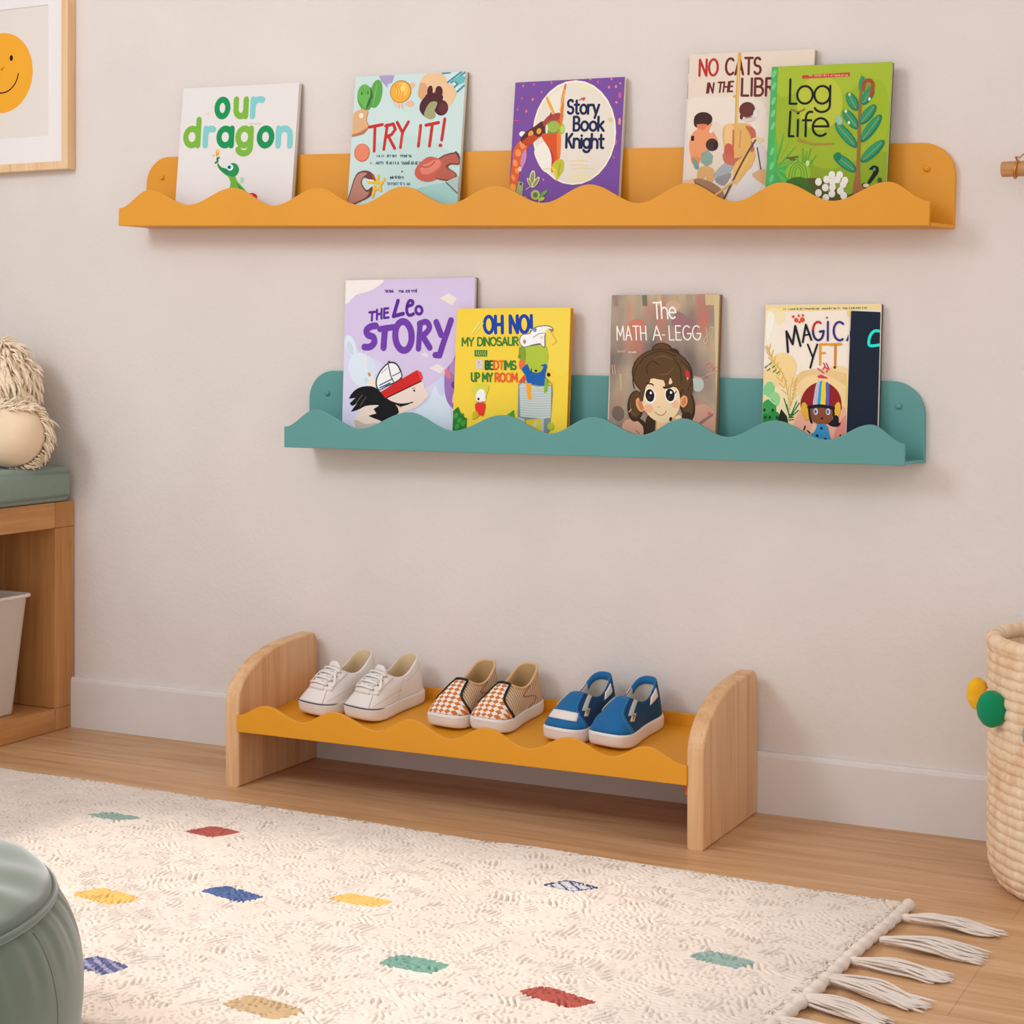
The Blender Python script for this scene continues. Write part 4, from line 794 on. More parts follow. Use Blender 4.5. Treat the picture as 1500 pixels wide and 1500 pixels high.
for x0, x1 in ((-1.0062, -1.0002),):
    b = MB(); b.box(x0-RX, x1-RX, -.262-RY, -.250-RY, .082, .0985, plain('orange bracket', (206, 92, 36), .5), .001); b.build('bracket', rk)

# ------------------------------------------------------------------ shoes (toe towards -y, 155 mm long)
OC = [(0, .0775), (.0135, .0752), (.0235, .066), (.0275, .050), (.0280, .026), (.0300, .000), (.0350, -.026), (.0372, -.046), (.0355, -.059), (.0300, -.0695), (.0190, -.0758), (0, -.0775)]
def loop(pr, asym=0.0):
    left = [(-x, *q) for x, *q in pr[-2:0:-1]]
    return pr+left
RC = [(0, .0700, .0805), (.0110, .0676, .0800), (.0190, .0590, .0765), (.0222, .0470, .0690), (.0232, .0350, .0618), (.0232, .0230, .0575), (.0226, .0120, .0570), (.0212, .0030, .0592), (.0182, -.0040, .0630), (.0135, -.0085, .0662), (.0072, -.0106, .0682), (0, -.0112, .0690)]
ZS = .0215
class ShoeForm:
    def __init__(s, side=1, RC=RC):
        s.O = catmull(loop(OC), 6); s.Rm = catmull(loop(RC), 6); s.N = len(s.O)
    def at(s, L, th):
        x = (th % 1.0)*s.N; i = int(x); f = x-i; a = L[i % s.N]; b = L[(i+1) % s.N]
        return [a[k]+(b[k]-a[k])*f for k in range(len(a))]
    def P(s, th, t):
        o = s.at(s.O, th); r = s.at(s.Rm, th)
        fr = max(0.0, math.cos((th-.5)*2*PI))               # 1 at the toe
        h = 1-math.cos(t*PI/2); g = math.sin(t*PI/2)
        f = (.30-.12*fr)*h+(.70+.12*fr)*t
        g = (.30+.22*fr)*g+(.70-.22*fr)*t
        z0 = ZS+.0015
        x = o[0]*.965+(r[0]-o[0]*.965)*f; y = o[1]*.975+(r[1]-o[1]*.975)*f; z = z0+(r[2]-z0)*g
        return s.warp(x, y, z)
    def warp(s, x, y, z):
        k = max(0.0, (-y-.030)/.0475); return (x, y, z+.0065*k*k)
    def nrm(s, th, t):
        e = .004; a = Vector(s.P(th+e, t))-Vector(s.P(th-e, t)); b_ = Vector(s.P(th, min(1, t+.03)))-Vector(s.P(th, max(0, t-.03)))
        return -a.cross(b_).normalized()
    def Q(s, th, t, off=0.0): return Vector(s.P(th, t))+s.nrm(th, t)*off
FORM = ShoeForm()
def patch(F, th0, th1, t0, t1, nu=10, nv=10, off=0.0, ext=None):
    """points between two edges; th0/th1 may depend on t"""
    rows = []
    for i in range(nu+1):
        row = []
        for j in range(nv+1):
            t = t0+(t1-t0)*j/nv; a = th0(t) if callable(th0) else th0; b_ = th1(t) if callable(th1) else th1
            th = a+(b_-a)*i/nu
            q = F.Q(th, min(t, 1), off)
            if t > 1 and ext: q += Vector(ext)*(t-1)
            row.append(q)
        rows.append(row)
    return rows[::-1]
M_rub = plain('white rubber sole', (238, 230, 224), 0.5, 0.04, 600, .03)
M_tread = plain('brown outsole', (176, 120, 70), 0.6)
M_insole = fabric('insole', (196, 172, 140), 700, .1)
def mk_upper(parent, mu, ml, nm='upper'):
    F = FORM; N = F.N; b = MB(); rows = 14
    G = [[F.P(i/N, j/rows) for j in range(rows+1)] for i in range(N)]
    cen = Vector((0, .033, 0))
    for i in range(N):
        p = Vector(G[i][-1]); d = (cen-p); d.z = 0; d.normalize()
        G[i] += [tuple(p+d*.0012+Vector((0, 0, .0010))), tuple(p+d*.0028+Vector((0, 0, .0009)))]
    b.grid(G, mu, True, True, True); b.build(nm, parent)
    l = MB(); G = []
    for i in range(N):
        p = Vector(F.P(i/N, 1)); d = (cen-p); d.z = 0; d.normalize(); q = Vector(F.P(i/N, 0))
        lo = Vector((q.x*.82, q.y*.90 if q.y > 0 else q.y*.75, .030))
        a = p+d*.0028+Vector((0, 0, .0009)); c0 = p+d*.0042+Vector((0, 0, -.002))
        k = [tuple(a), tuple(c0)]
        for w in (.3, .55, .8, 1.0): k.append(tuple(c0.lerp(lo, w)+d*(.0015*math.sin(PI*w))))
        k.append((0, lo.y*.3+.01, .029))
        G.append(k)
    l.grid(G, ml, True, True, True)
    l.build('lining', parent)
def mk_sole(parent, m, stripe=None, lip=.0225):
    F = FORM; b = MB(); G = []
    prof = [(.90, 0.0003), (.965, .0012), (.992, .004), (1.0, .008), (1.006, .015), (1.004, lip-.003), (.985, lip), (.93, lip)]
    for p in F.O:
        col = [(0, p[1]*.6, .0003)]
        for k, z in prof:
            x, y = p[0]*k+math.copysign(.0008, p[0]) if p[0] else 0, p[1]*k
            q = F.warp(x, y, z); col.append((q[0], q[1], q[2]))
        col.append(F.warp(p[0]*.8, p[1]*.8, lip-.001))
        G.append(col)
    b.grid(G, m, True, True, False); so = b.build('sole', parent)
    t = MB(); G = []
    ring = lambda k, z: [F.warp(p[0]*k, p[1]*k, z) for p in F.O]
    t.tube(ring(1.006, lip-.0045), .0007, m, 6, True); t.build('foxing_line', so)
    if stripe:
        t = MB(); pts = [F.warp(*F.at([(p[0]*1.012, p[1]*1.010, lip-.0012) for p in F.O], .30+.30*i/24)) for i in range(25)]
        t.tube(pts, [.0010*min(1, 3*math.sin(PI*i/24)+.15) for i in range(25)], stripe, 6); t.build('stripe', so)
    return so
def shoe_root(x, y, yaw, label, cat, group, sc=1.0):
    e = empty('shoe', (0, 0, 0), label, cat, group)
    m = Matrix.Translation((x, y, zt(y)+.0004)) @ Matrix.Rotation(math.atan(.12), 4, 'X') @ Matrix.Rotation(R(yaw), 4, 'Z')
    e.location = m.to_translation(); e.rotation_euler = m.to_euler(); e.scale = (sc, sc, sc); return e
def copy_thing(src, x, y, yaw, label, mirror=False):
    e = src.copy(); COL.objects.link(e); e['label'] = label
    m = Matrix.Translation((x, y, zt(y)+.0004)) @ Matrix.Rotation(math.atan(.12), 4, 'X') @ Matrix.Rotation(R(yaw), 4, 'Z')
    e.location = m.to_translation(); e.rotation_euler = m.to_euler()
    for ch in list(src.children):
        c = ch.copy(); COL.objects.link(c); c.parent = e
        for g in ch.children:
            d = g.copy(); COL.objects.link(d); d.parent = c
    return e
YW = (-15, -9, -11)
# white laced pair
M_lea = plain('white leather', (236, 226, 218), 0.5, 0.10, 500, .03); M_liner = fabric('cream lining', (216, 190, 152), 800, .2)
M_lace = fabric('white laces', (244, 238, 232), 1500, .1); M_eye = plain('eyelet', (96, 74, 62), .4); M_navy = plain('navy stripe', (60, 66, 84), .5)
M_stitch = plain('stitch seam', (206, 192, 180), .8)
def white_shoe(x, y, yaw, label):
    e = shoe_root(x, y, yaw, label, 'shoe', 'shoes on the rack tray', 1.08); F = FORM
    mk_upper(e, M_lea, M_liner); mk_sole(e, M_rub, M_navy)
    b = MB(); b.slab(patch(F, lambda t: .5-(.050+.040*smooth01((t-.4)/.6))*(1 if t < 1.1 else 1-3.2*(t-1.1)), lambda t: .5+(.050+.040*smooth01((t-.4)/.6))*(1 if t < 1.1 else 1-3.2*(t-1.1)), .34, 1.26, 10, 18, .001, (0, .010, .044)), .0036, M_lea, .001); b.build('tongue', e)
    for s in (-1, 1):
        lo = lambda t, s=s: .5+s*(.040+.046*smooth01((t-.3)/.7)); hi = lambda t, s=s: .5+s*(.118+.046*smooth01((t-.4)/.6))
        a_, c_ = (lo, hi) if s > 0 else (hi, lo)
        b = MB(); b.slab(patch(F, a_, c_, .36, 1.0, 7, 12, .0006), .0020, M_lea); ey = b.build('eyestay', e)
        for k in range(4):
            t = .46+.145*k; th = lo(t)+s*.017; q = F.Q(th, t, .0027); n = F.nrm(th, t); u = n.orthogonal().normalized(); w = n.cross(u)
            b = MB(); vs = [q+n*.0002]+[q+(u*math.cos(2*PI*i/10)+w*math.sin(2*PI*i/10))*.0016 for i in range(10)]
            b.put(vs, [(0, 1+i, 1+(i+1) % 10) for i in range(10)], M_eye); b.build('eyelet', ey)
    b = MB()
    for k in range(4):
        t = .46+.145*k; g = lambda s, t=t: .5+s*(.040+.046*smooth01((t-.3)/.7)+.017)
        pts = []
        for i in range(13):
            w = i/12; th = g(-1)+(g(1)-g(-1))*w; pts.append(F.Q(th, t, .0050+.0034*math.sin(PI*w)))
        b.tube(pts, .0030, M_lace, 8, False, .55)
        if k < 3:
            for s in (-1, 1):
                t2 = t+.145; g2 = .5-s*(.040+.046*smooth01((t2-.3)/.7)+.017)
                pts = [F.Q(g(s)+(g2-g(s))*i/10, t+(t2-t)*i/10, .0036+.0022*math.sin(PI*i/10)) for i in range(11)]
                b.tube(pts, .0019, M_lace, 8, False, .55)
    for s in (-1, 1):                                       # loose ends lying on the sides
        p0 = F.Q(.5+s*.06, .88, .005); p1 = F.Q(.5+s*.085, .72, .006); p2 = F.Q(.5+s*.105, .55, .005); p3 = F.Q(.5+s*.10, .46, .004)
        b.tube(catmull([tuple(q) for q in (p0, p1, p2, p3)], 5, False), .0018, M_lace, 8, False, .55)
    b.build('laces', e)
    b = MB()
    for th in (.415, .585): b.tube([F.Q(th+(.5-th)*.25*(j/8), j/10, .0006) for j in range(5)], .0004, M_stitch, 5)
    for s in (-1, 1):
        b.tube([F.Q(.5-s*(.11+.17*j/8), .05+.34*math.sin(PI*.5*j/8)*(1 if j < 7 else .9), .0004) for j in range(9)], .00035, M_stitch, 5)
        b.tube([F.Q(.5-s*(.30+.14*j/8), .62+.14*j/8, .0004) for j in range(9)], .00035, M_stitch, 5)
        b.tube([F.Q(.5-s*.27, j/8*.95, .0004) for j in range(9)], .00035, M_stitch, 5)
    b.build('seam', e)
    return e
w0 = white_shoe(-1.747, -.104, YW[0], 'white lace-up sneaker beside the left wooden side of the rack')
copy_thing(w0, -1.650, -.102, YW[0], 'white lace-up sneaker beside the orange checked slip-ons')
# checked slip-ons
def checker_mat():
    t = NT('orange checked canvas'); tc = t.add('ShaderNodeTexCoord'); sp = t.add('ShaderNodeSeparateXYZ'); t.ln(tc.outputs['Object'], sp.inputs[0])
    m = t.add('ShaderNodeMath', operation='MULTIPLY_ADD'); m.inputs[1].default_value = .9; t.ln(sp.outputs['Z'], m.inputs[0]); t.ln(sp.outputs['Y'], m.inputs[2])
    cb = t.add('ShaderNodeCombineXYZ'); t.ln(sp.outputs['X'], cb.inputs[0]); t.ln(m.outputs[0], cb.inputs[1])
    mp = t.add('ShaderNodeMapping'); mp.inputs['Rotation'].default_value = (0, 0, R(40)); mp.inputs['Location'].default_value = (.5, .5, .5); t.ln(cb.outputs[0], mp.inputs['Vector'])
    ns = t.add('ShaderNodeTexNoise'); ns.inputs['Scale'].default_value = 160; t.ln(tc.outputs['Object'], ns.inputs['Vector'])
    mx = t.add('ShaderNodeVectorMath', operation='MULTIPLY_ADD'); mx.inputs[1].default_value = (.004, .004, 0); t.ln(ns.outputs['Color'], mx.inputs[0]); t.ln(mp.outputs['Vector'], mx.inputs[2])
    ck = t.add('ShaderNodeTexChecker'); ck.inputs['Scale'].default_value = 118; ck.inputs['Color1'].default_value = lin((214, 116, 44)); ck.inputs['Color2'].default_value = lin((246, 236, 222)); t.ln(mx.outputs[0], ck.inputs['Vector'])
    t.col(ck.outputs['Color']); t.bump(t.noise(t.coords(), 1400, 2), .3, .0006); t.rough(.85); return t.m
def woven_mat():
    t = NT('beige woven canvas'); wv = t.add('ShaderNodeTexWave'); wv.inputs['Scale'].default_value = 62; wv.inputs['Distortion'].default_value = 1.5; wv.inputs['Detail Scale'].default_value = 60
    wv.bands_direction = 'Y'; t.ln(t.coords(), wv.inputs['Vector'])
    t.col(t.ramp(wv.outputs['Fac'], [(.15, lin((172, 122, 80))), (.6, lin((226, 198, 164)))])); t.bump(wv.outputs['Fac'], .4, .0006); t.rough(.85); return t.m
M_chk = checker_mat(); M_wov = woven_mat(); M_trim = plain('black binding', (26, 22, 22), .6); M_tan = fabric('tan lining', (186, 150, 104), 800, .2); M_tanedge = fabric('tan collar', (222, 176, 126), 900, .2)
def aw(t): return .074+.122*(1-smooth01(t/.62))
def binding(F, m, rr, name, parent, off=.0016):
    pts = [F.Q(.5-aw(j/14), j/14, off) for j in range(15)]
    a1 = aw(1); pts += [F.Q(.5-a1+2*a1*j/14, 1, off)+Vector((0, 0, .0008)) for j in range(1, 15)]
    pts += [F.Q(.5+aw(1-j/14), 1-j/14, off) for j in range(1, 15)]
    b = MB(); b.tube(pts, rr, m, 8); return b.build(name, parent)
def slip_on(x, y, yaw, label, kind):
    e = shoe_root(x, y, yaw, label, 'shoe', 'shoes on the rack tray', 1.05); F = FORM
    if kind == 'check':
        mk_upper(e, M_wov, M_tan, 'quarter'); mk_sole(e, M_rub)
        b = MB(); b.slab(patch(F, lambda t: .5-aw(t), lambda t: .5+aw(t), .0, 1.0, 22, 16, .0004), .0012, M_chk); b.build('vamp', e)
        binding(F, M_trim, .0022, 'binding', e)
        b = MB(); b.tube([Vector(F.P(i/90, 1))+Vector((0, 0, .0008)) for i in list(range(52, 90))+list(range(0, 39))], .0022, M_tanedge, 8); b.build('collar', e)
        mp_ = plain('brown piping', (176, 104, 60), .7)
        b = MB(); b.tube([F.Q(.985, j/8*.98, .0008) for j in range(9)], .0012, mp_, 6); b.build('heel_piping', e)
        for s in (-1, 1):
            b = MB(); b.tube([F.Q(.5+s*(.30+.05*math.sin(j/10*PI*2)), j/10*.9, .0006) for j in range(11)], .0007, mp_, 6); b.build('side_piping', e)
    else:
        mk_upper(e, M_blue2, M_gry, 'quarter'); mk_sole(e, M_rub)
        b = MB(); b.slab(patch(F, lambda t: .5-aw(t), lambda t: .5+aw(t), .0, 1.03, 22, 16, .0004, (0, .006, .03)), .0018, M_blue); b.build('vamp', e)
        b = MB()
        pts = [F.Q(.5-aw(j/14)*.84, j/14*.93, .0022) for j in range(15)]
        a1 = aw(.93)*.84; pts += [F.Q(.5-a1+2*a1*j/14, .93, .0022) for j in range(1, 15)]; pts += [F.Q(.5+aw(1-j/14)*.84, (1-j/14)*.93, .0022) for j in range(1, 15)]
        b.tube(pts, .0011, M_blue3, 6); b.build('piping', e)
        b = MB(); G = []
        for i in list(range(56, 66))+list(range(0, 11)):        # blue band inside the heel
            th = i/66; p = Vector(F.P(th, 1)); d = Vector((0, .033, 0))-p; d.z = 0; d.normalize()
            G.append([p+d*.0005+Vector((0, 0, .0014)), p+d*.003+Vector((0, 0, .0016)), p+d*.0052+Vector((0, 0, -.004)), p+d*.0062+Vector((0, 0, -.010))])
        b.slab(G[::-1], .0004, M_blue, .0002); b.build('heel_band', e)
        for s in (-1, 1):
            a_, c_ = (.5+s*.375, .5+s*.305) if s < 0 else (.5+s*.305, .5+s*.375)
            b = MB(); b.slab(patch(F, a_, c_, .62, 1.0, 6, 8, .0006), .0014, M_lea); b.build('collar_panel', e)
            a_, c_ = (.5+s*.150, .5+s*.110) if s < 0 else (.5+s*.110, .5+s*.150)
            b = MB(); b.slab(patch(F, a_, c_, .50, 1.0, 5, 8, .0022), .0014, M_elas); b.build('elastic_gore', e)
        b = MB(); b.slab(patch(F, .322, .358, .36, .60, 5, 5, .0012), .0010, M_label); lb = b.build('side_label', e)
        b = MB(); mk = [(.334, .43), (.346, .43), (.346, .48), (.334, .50), (.334, .54), (.347, .54)]
        b.tube([F.Q(u, v, .0024) for u, v in mk], .0006, M_trim, 5); b.build('label_mark', lb)
    return e
M_blue = fabric('blue canvas', (36, 104, 158), 1100, .15, .3, .08); M_blue2 = fabric('deep blue canvas', (22, 66, 104), 1100, .15, .3, .08); M_blue3 = fabric('blue piping', (58, 122, 172), 1100, .1)
M_gry = fabric('grey lining', (198, 188, 176), 800, .2); M_elas = fabric('grey elastic', (186, 182, 172), 1600, .1, .6, .15); M_label = plain('tan label', (222, 192, 150), .6)
c0 = slip_on(-1.487, -.094, YW[1], 'orange checked slip-on with black binding beside the white sneakers', 'check')
copy_thing(c0, -1.403, -.092, YW[1], 'orange checked slip-on with black binding beside the blue slip-ons')
b0 = slip_on(-1.255, -.100, YW[2], 'blue slip-on with a white patch across its toe', 'blue')
copy_thing(b0, -1.169, -.102, YW[2], 'blue slip-on with a plain blue toe, last on the tray')
b = MB(); b.slab(patch(FORM, .405, .592, .20, .42, 16, 6, .0022), .0012, M_lea); b.build('toe_patch', b0)

# ------------------------------------------------------------------ rug
def rug():
    C = {'bl': (-2.40, -.372), 'br': (-.613, -.409), 'fr': (-.700, -1.95), 'fl': (-2.452, -1.915)}
    ys = np.concatenate([np.linspace(0, .63, 500), np.linspace(.63, 1, 250)[1:]]); nx = 860
    xs = np.linspace(0, 1, nx); U, V = np.meshgrid(xs, ys)
    g = lambda k: (C['bl'][k]*(1-U)*(1-V)+C['br'][k]*U*(1-V)+C['fr'][k]*U*V+C['fl'][k]*(1-U)*V)
    X, Y = g(0), g(1)
    # short cords lying every way: oriented band-passed noise picked by slow random masks
    n = 1024; cell = .00205
    fx = np.fft.fftfreq(n, cell)[None, :]; fy = np.fft.fftfreq(n, cell)[:, None]
    fr = np.sqrt(fx**2+fy**2); an = np.arctan2(fy, fx)
    # meandering band-passed noise, here and there combed into parallel cords
    white = lambda: np.fft.fft2(rng.standard_normal((n, n)))
    def unit(q): q = np.real(np.fft.ifft2(q)); return q/q.std()
    f0 = 118.0; pick = unit(white()*np.exp(-((fr-f0)/15.0)**2)); best = np.full((n, n), .75)
    for k in range(7):
        d = (an-PI*k/7+PI/2) % PI-PI/2
        h = unit(white()*np.exp(-((fr-f0)/20.0)**2)*np.exp(-(d/.24)**2)); w = unit(white()*np.exp(-(fr/24.0)**2))+.3*abs(math.cos(PI*k/7+.6))
        m = w > best+.45; pick = np.where(m, h, pick); best = np.maximum(best, w-.45)
    cord = 2/(1+np.exp(-4.6*(pick+1.05)))-1.55
    ii = ((Y+2.0)/cell).astype(int) % n; jj = ((X+2.5)/cell).astype(int) % n
    H = cord[ii, jj]
    slow = np.real(np.fft.ifft2(np.fft.fft2(rng.standard_normal((n, n)))*np.exp(-(fr/5.0)**2))); slow /= slow.std()
    Z = .0105+.0025*H+.0009*slow[ii, jj]
    edge = np.minimum(np.minimum(U*1.78, (1-U)*1.78), np.minimum(V*1.53, (1-V)*1.53))
    Z = np.where(edge < .010, Z*np.clip(edge/.010, 0, 1)**.5, Z); Z = np.maximum(Z, .0006)
    X = X+.0016*np.roll(H, 3, 0)*(edge < .02); Y = Y+.0022*np.roll(H, 5, 1)*(edge < .02)
    nyy = len(ys)
    vs = np.stack([X.ravel(), Y.ravel(), Z.ravel()], 1)
    I = np.arange(nyy*nx).reshape(nyy, nx)
    F = np.stack([I[:-1, :-1], I[1:, :-1], I[1:, 1:], I[:-1, 1:]], -1).reshape(-1, 4)
    cen = vs[F].mean(1)
    dia = [((-1.9537, -.5745), (-1.8621, -.5424), (-1.9273, -.5368), (-1.8935, -.5774), 1), ((-1.747, -.577), (-1.6563, -.5445), (-1.7229, -.5329), (-1.6817, -.5884), 2),
           ((-1.6865, -.9167), (-1.5842, -.8859), (-1.6676, -.8715), (-1.6075, -.9285), 3), ((-1.5292, -.8229), (-1.4362, -.8004), (-1.5151, -.7834), (-1.4546, -.8339), 4),
           ((-1.3481, -.7662), (-1.2583, -.7379), (-1.333, -.7306), (-1.2715, -.7751), 3), ((-1.1061, -.5834), (-1.0199, -.5541), (-1.0847, -.536), (-1.0487, -.5901), 5),
           ((-1.4959, -1.1408), (-1.4119, -1.1146), (-1.4851, -1.1017), (-1.4288, -1.1554), 6), ((-1.2448, -1.1636), (-1.1419, -1.1355), (-1.2281, -1.1206), (-1.1546, -1.1771), 7),
           ((-1.1487, -.9593), (-1.0581, -.9271), (-1.1396, -.9153), (-1.0706, -.9659), 8), ((-.9506, -.9649), (-.853, -.9504), (-.9238, -.9386), (-.868, -.9896), 2), ((-.8088, -.7591), (-.7243, -.7387), (-.7919, -.7248), (-.7415, -.7749), 1)]
    mi = np.zeros(len(F), int); hh = H.ravel()[F[:, 0]]; ss = slow[ii, jj].ravel()[F[:, 0]]
    for p0, p1, pt, pb, k in dia:
        p0, p1, pt, pb = (np.array(q) for q in (p0, p1, pt, pb)); c = (p0+p1+pt+pb)/4
        q = (cen[:, :2]-c) @ np.linalg.inv(np.array([(p1-p0)/2, (pt-pb)/2]).T).T
        d = np.abs(q[:, 0])**1.2+np.abs(q[:, 1])**1.2
        ragged = d+.10*hh+.05*ss < .98
        mi[ragged] = k
        if k in (5, 6):
            sub = ragged & ((np.sin(cen[:, 0]*230+cen[:, 1]*340+3*ss)+1.6*hh) > (-.1 if k == 5 else .35))
            if k == 5: sub &= d < .70
            mi[sub] = 9 if k == 5 else 10
    yarns = [(229, 215, 202), (148, 172, 162), (178, 90, 80), (232, 188, 108), (86, 106, 150), (72, 80, 110), (160, 154, 184), (198, 168, 130), (122, 164, 148), (206, 202, 210), (96, 100, 136)]
    rt = empty('rug', (-1.45, -1.1, 0), 'large cream woven rug with scattered coloured diamonds on the wood floor', 'rug')
    o = Vector(rt.location); me = bpy.data.meshes.new('woven_field'); vs[:, 0] -= o.x; vs[:, 1] -= o.y
    me.vertices.add(len(vs)); me.vertices.foreach_set('co', vs.astype(np.float32).ravel())
    me.loops.add(F.size); me.loops.foreach_set('vertex_index', F.astype(np.int32).ravel())
    me.polygons.add(len(F)); me.polygons.foreach_set('loop_start', np.arange(0, F.size, 4, dtype=np.int32))
    me.polygons.foreach_set('material_index', mi.astype(np.int32)); me.polygons.foreach_set('use_smooth', np.ones(len(F), bool))
    for c in yarns: me.materials.append(fabric('rug yarn', c, 1300, .0, .35, .05))
    me.update(calc_edges=True)
    f = bpy.data.objects.new('woven_field', me); COL.objects.link(f); f.parent = rt
    M_y = fabric('rug cord', yarns[0], 1300, .15, .35, .05)
    # rolled hem along the short side
    b = MB(); P0, P1 = Vector((-.611, -.412, .0085)), Vector((-.697, -1.93, .0085)); n = 560; pts = []; rr = []
    for i in range(n+1):
        s = i/n; L = s*1.52; pts.append(P0.lerp(P1, s)-o+Vector((.0012*math.sin(L*21), 0, 0))); rr.append(.0076+.0011*math.sin(L*2*PI/.030)*1.0+.0005*math.sin(L*430))
    b.tube(pts, rr, M_y, 12); b.build('hem', rt)
    roots = [((-.6045, -.474), (-.4690, -.4690), .010), ((-.6060, -.5770), (-.4720, -.5720), .017), ((-.6205, -.6720), (-.4960, -.6690), .0125), ((-.6370, -.7480), (-.5010, -.7730), .0155), ((-.6475, -.8280), (-.5225, -.8420), .0150), ((-.6540, -.9070), (-.5350, -.9270), .0150), ((-.6590, -.9900), (-.5400, -1.0100), .014)]
    for q, (a, c, wd) in enumerate(roots):
        b = MB(); rn = random.Random(q+5); a = Vector((a[0], a[1], .008))-o; c = Vector((c[0], c[1], .003))-o; d = c-a; sd = Vector((-d.y, d.x, 0)).normalized()
        for k in range(30):
            off = rn.uniform(-1, 1); ph = rn.uniform(0, 6); l = rn.uniform(.86, 1.04); lift = rn.uniform(.0006, .0125); pts = []
            for i in range(15):
                s = i/14; spread = 1.25*wd*off*(.22+.78*smooth01(s*1.5))+.0022*math.sin(s*9+ph)*smooth01(s*3)
                z = .0055*(1-s)+lift*(.35+.65*math.sin(PI*min(1, s*1.1)))+.0012+.0012*math.sin(s*12+ph*2)*s
                p = a+d*s*l+sd*spread; pts.append((p.x, p.y, max(.0014, z)))
            b.tube(pts, [.0017]*12+[.0018, .0016, .0008], M_y, 6)
        b.tube([a+d*(-.02), a+d*.03+Vector((0, 0, .001)), a+d*.07, a+d*.10], [.0040, .0058, .0056, .0030], M_y, 10); b.build('tassel', rt)
rug()

# ------------------------------------------------------------------ coiled basket
def basket():
    cx, cy, r0, Ht = -.380, -.194, .165, .362
    bt = empty('coiled_basket', (cx, cy, 0), 'tall straw-coloured coiled basket with pompoms, standing by the wall', 'basket')
    def strawm():
        t = NT('coiled straw'); v = t.coords(); f = t.noise(t.coords((1, 1, .35)), 55, 4, .6)
        t.col(t.ramp(f, [(.3, lin((224, 184, 146))), (.5, lin((238, 208, 174))), (.7, lin((246, 224, 196)))])); t.bump(t.noise(v, 500, 3), .3, .001); t.rough(.8); t.spec(.2); return t.m
    m = strawm(); pitch = .0150; n = 24; prof = []
    for k in range(n*8+1):
        z = .001+k/8*pitch
        if z > Ht-.006: break
        bot = max(0, 1-z/.05); r = r0-.022*bot**2.2
        prof.append((r-.0030+.0036*abs(math.sin(PI*k/8))**.55, z))
    prof = [(0.001, .001), (prof[0][0]-.01, .001)]+prof
    rn = random.Random(4); ph = [rn.uniform(0, 6) for _ in range(60)]; dens = [rn.choice((70, 84, 96)) for _ in range(60)]
    def fn(a, r, z, j):
        k = int(z/pitch); s = abs(math.sin(PI*z/pitch))
        return r+s*(.00045*math.sin(a*dens[k]*1.7+ph[k])+.0003*math.sin(a*19+ph[k]*2)), z+.0016*math.sin(a*2+1)*min(1, z*20)+.0006*math.sin(a*31+ph[k])
    b = MB(); b.lathe(prof, m, 420, fn=fn)
    b.lathe([(r0-.012, Ht-.004), (r0-.014, Ht-.08), (r0-.016, .05), (r0-.03, .014), (.001, .012)], m, 96, fn=lambda a, r, z, j: (r+.001*math.sin(a*60), z)); b.build('body', bt)
    b = MB(); b.tube([((r0-.0090)*math.cos(2*PI*i/180), (r0-.0090)*math.sin(2*PI*i/180), Ht-.0030+.0015*math.sin(4*PI*i/180+1)) for i in range(180)], [.0112+.0004*math.sin(i*1.9) for i in range(180)], m, 14, True); b.build('rim', bt)
    def pom(ang, z, rad, rgb, out):
        a = R(ang); c = ((r0+out)*math.cos(a), (r0+out)*math.sin(a), z)
        d0 = Vector((math.cos(a), math.sin(a), 0)); pm = fabric('pompom yarn', rgb, 500, .3, .5, .1)
        def f(d):
            u = d.dot(Vector((.35, -.93, 0))); ring = math.atan2(d.z, d.x*.93+d.y*.35)
            return 1-.45*max(0, u-.70)-.05*abs(math.sin(ring*3.5))**6*(u > 0)+.022*math.sin(ring*11)*(.3+.7*abs(u))
        b = MB(); b.ball(c, rad, pm, 40, 24, f); b.build('pompom', bt)
    pom(-142, .2710, (.0215, .0165, .0268), (18, 138, 90), .012)
    pom(-173, .2745, (.0165, .0150, .0245), (246, 186, 40), .014)
    pom(-113, .250, (.0175, .0150, .022), (150, 166, 160), .012)
basket()

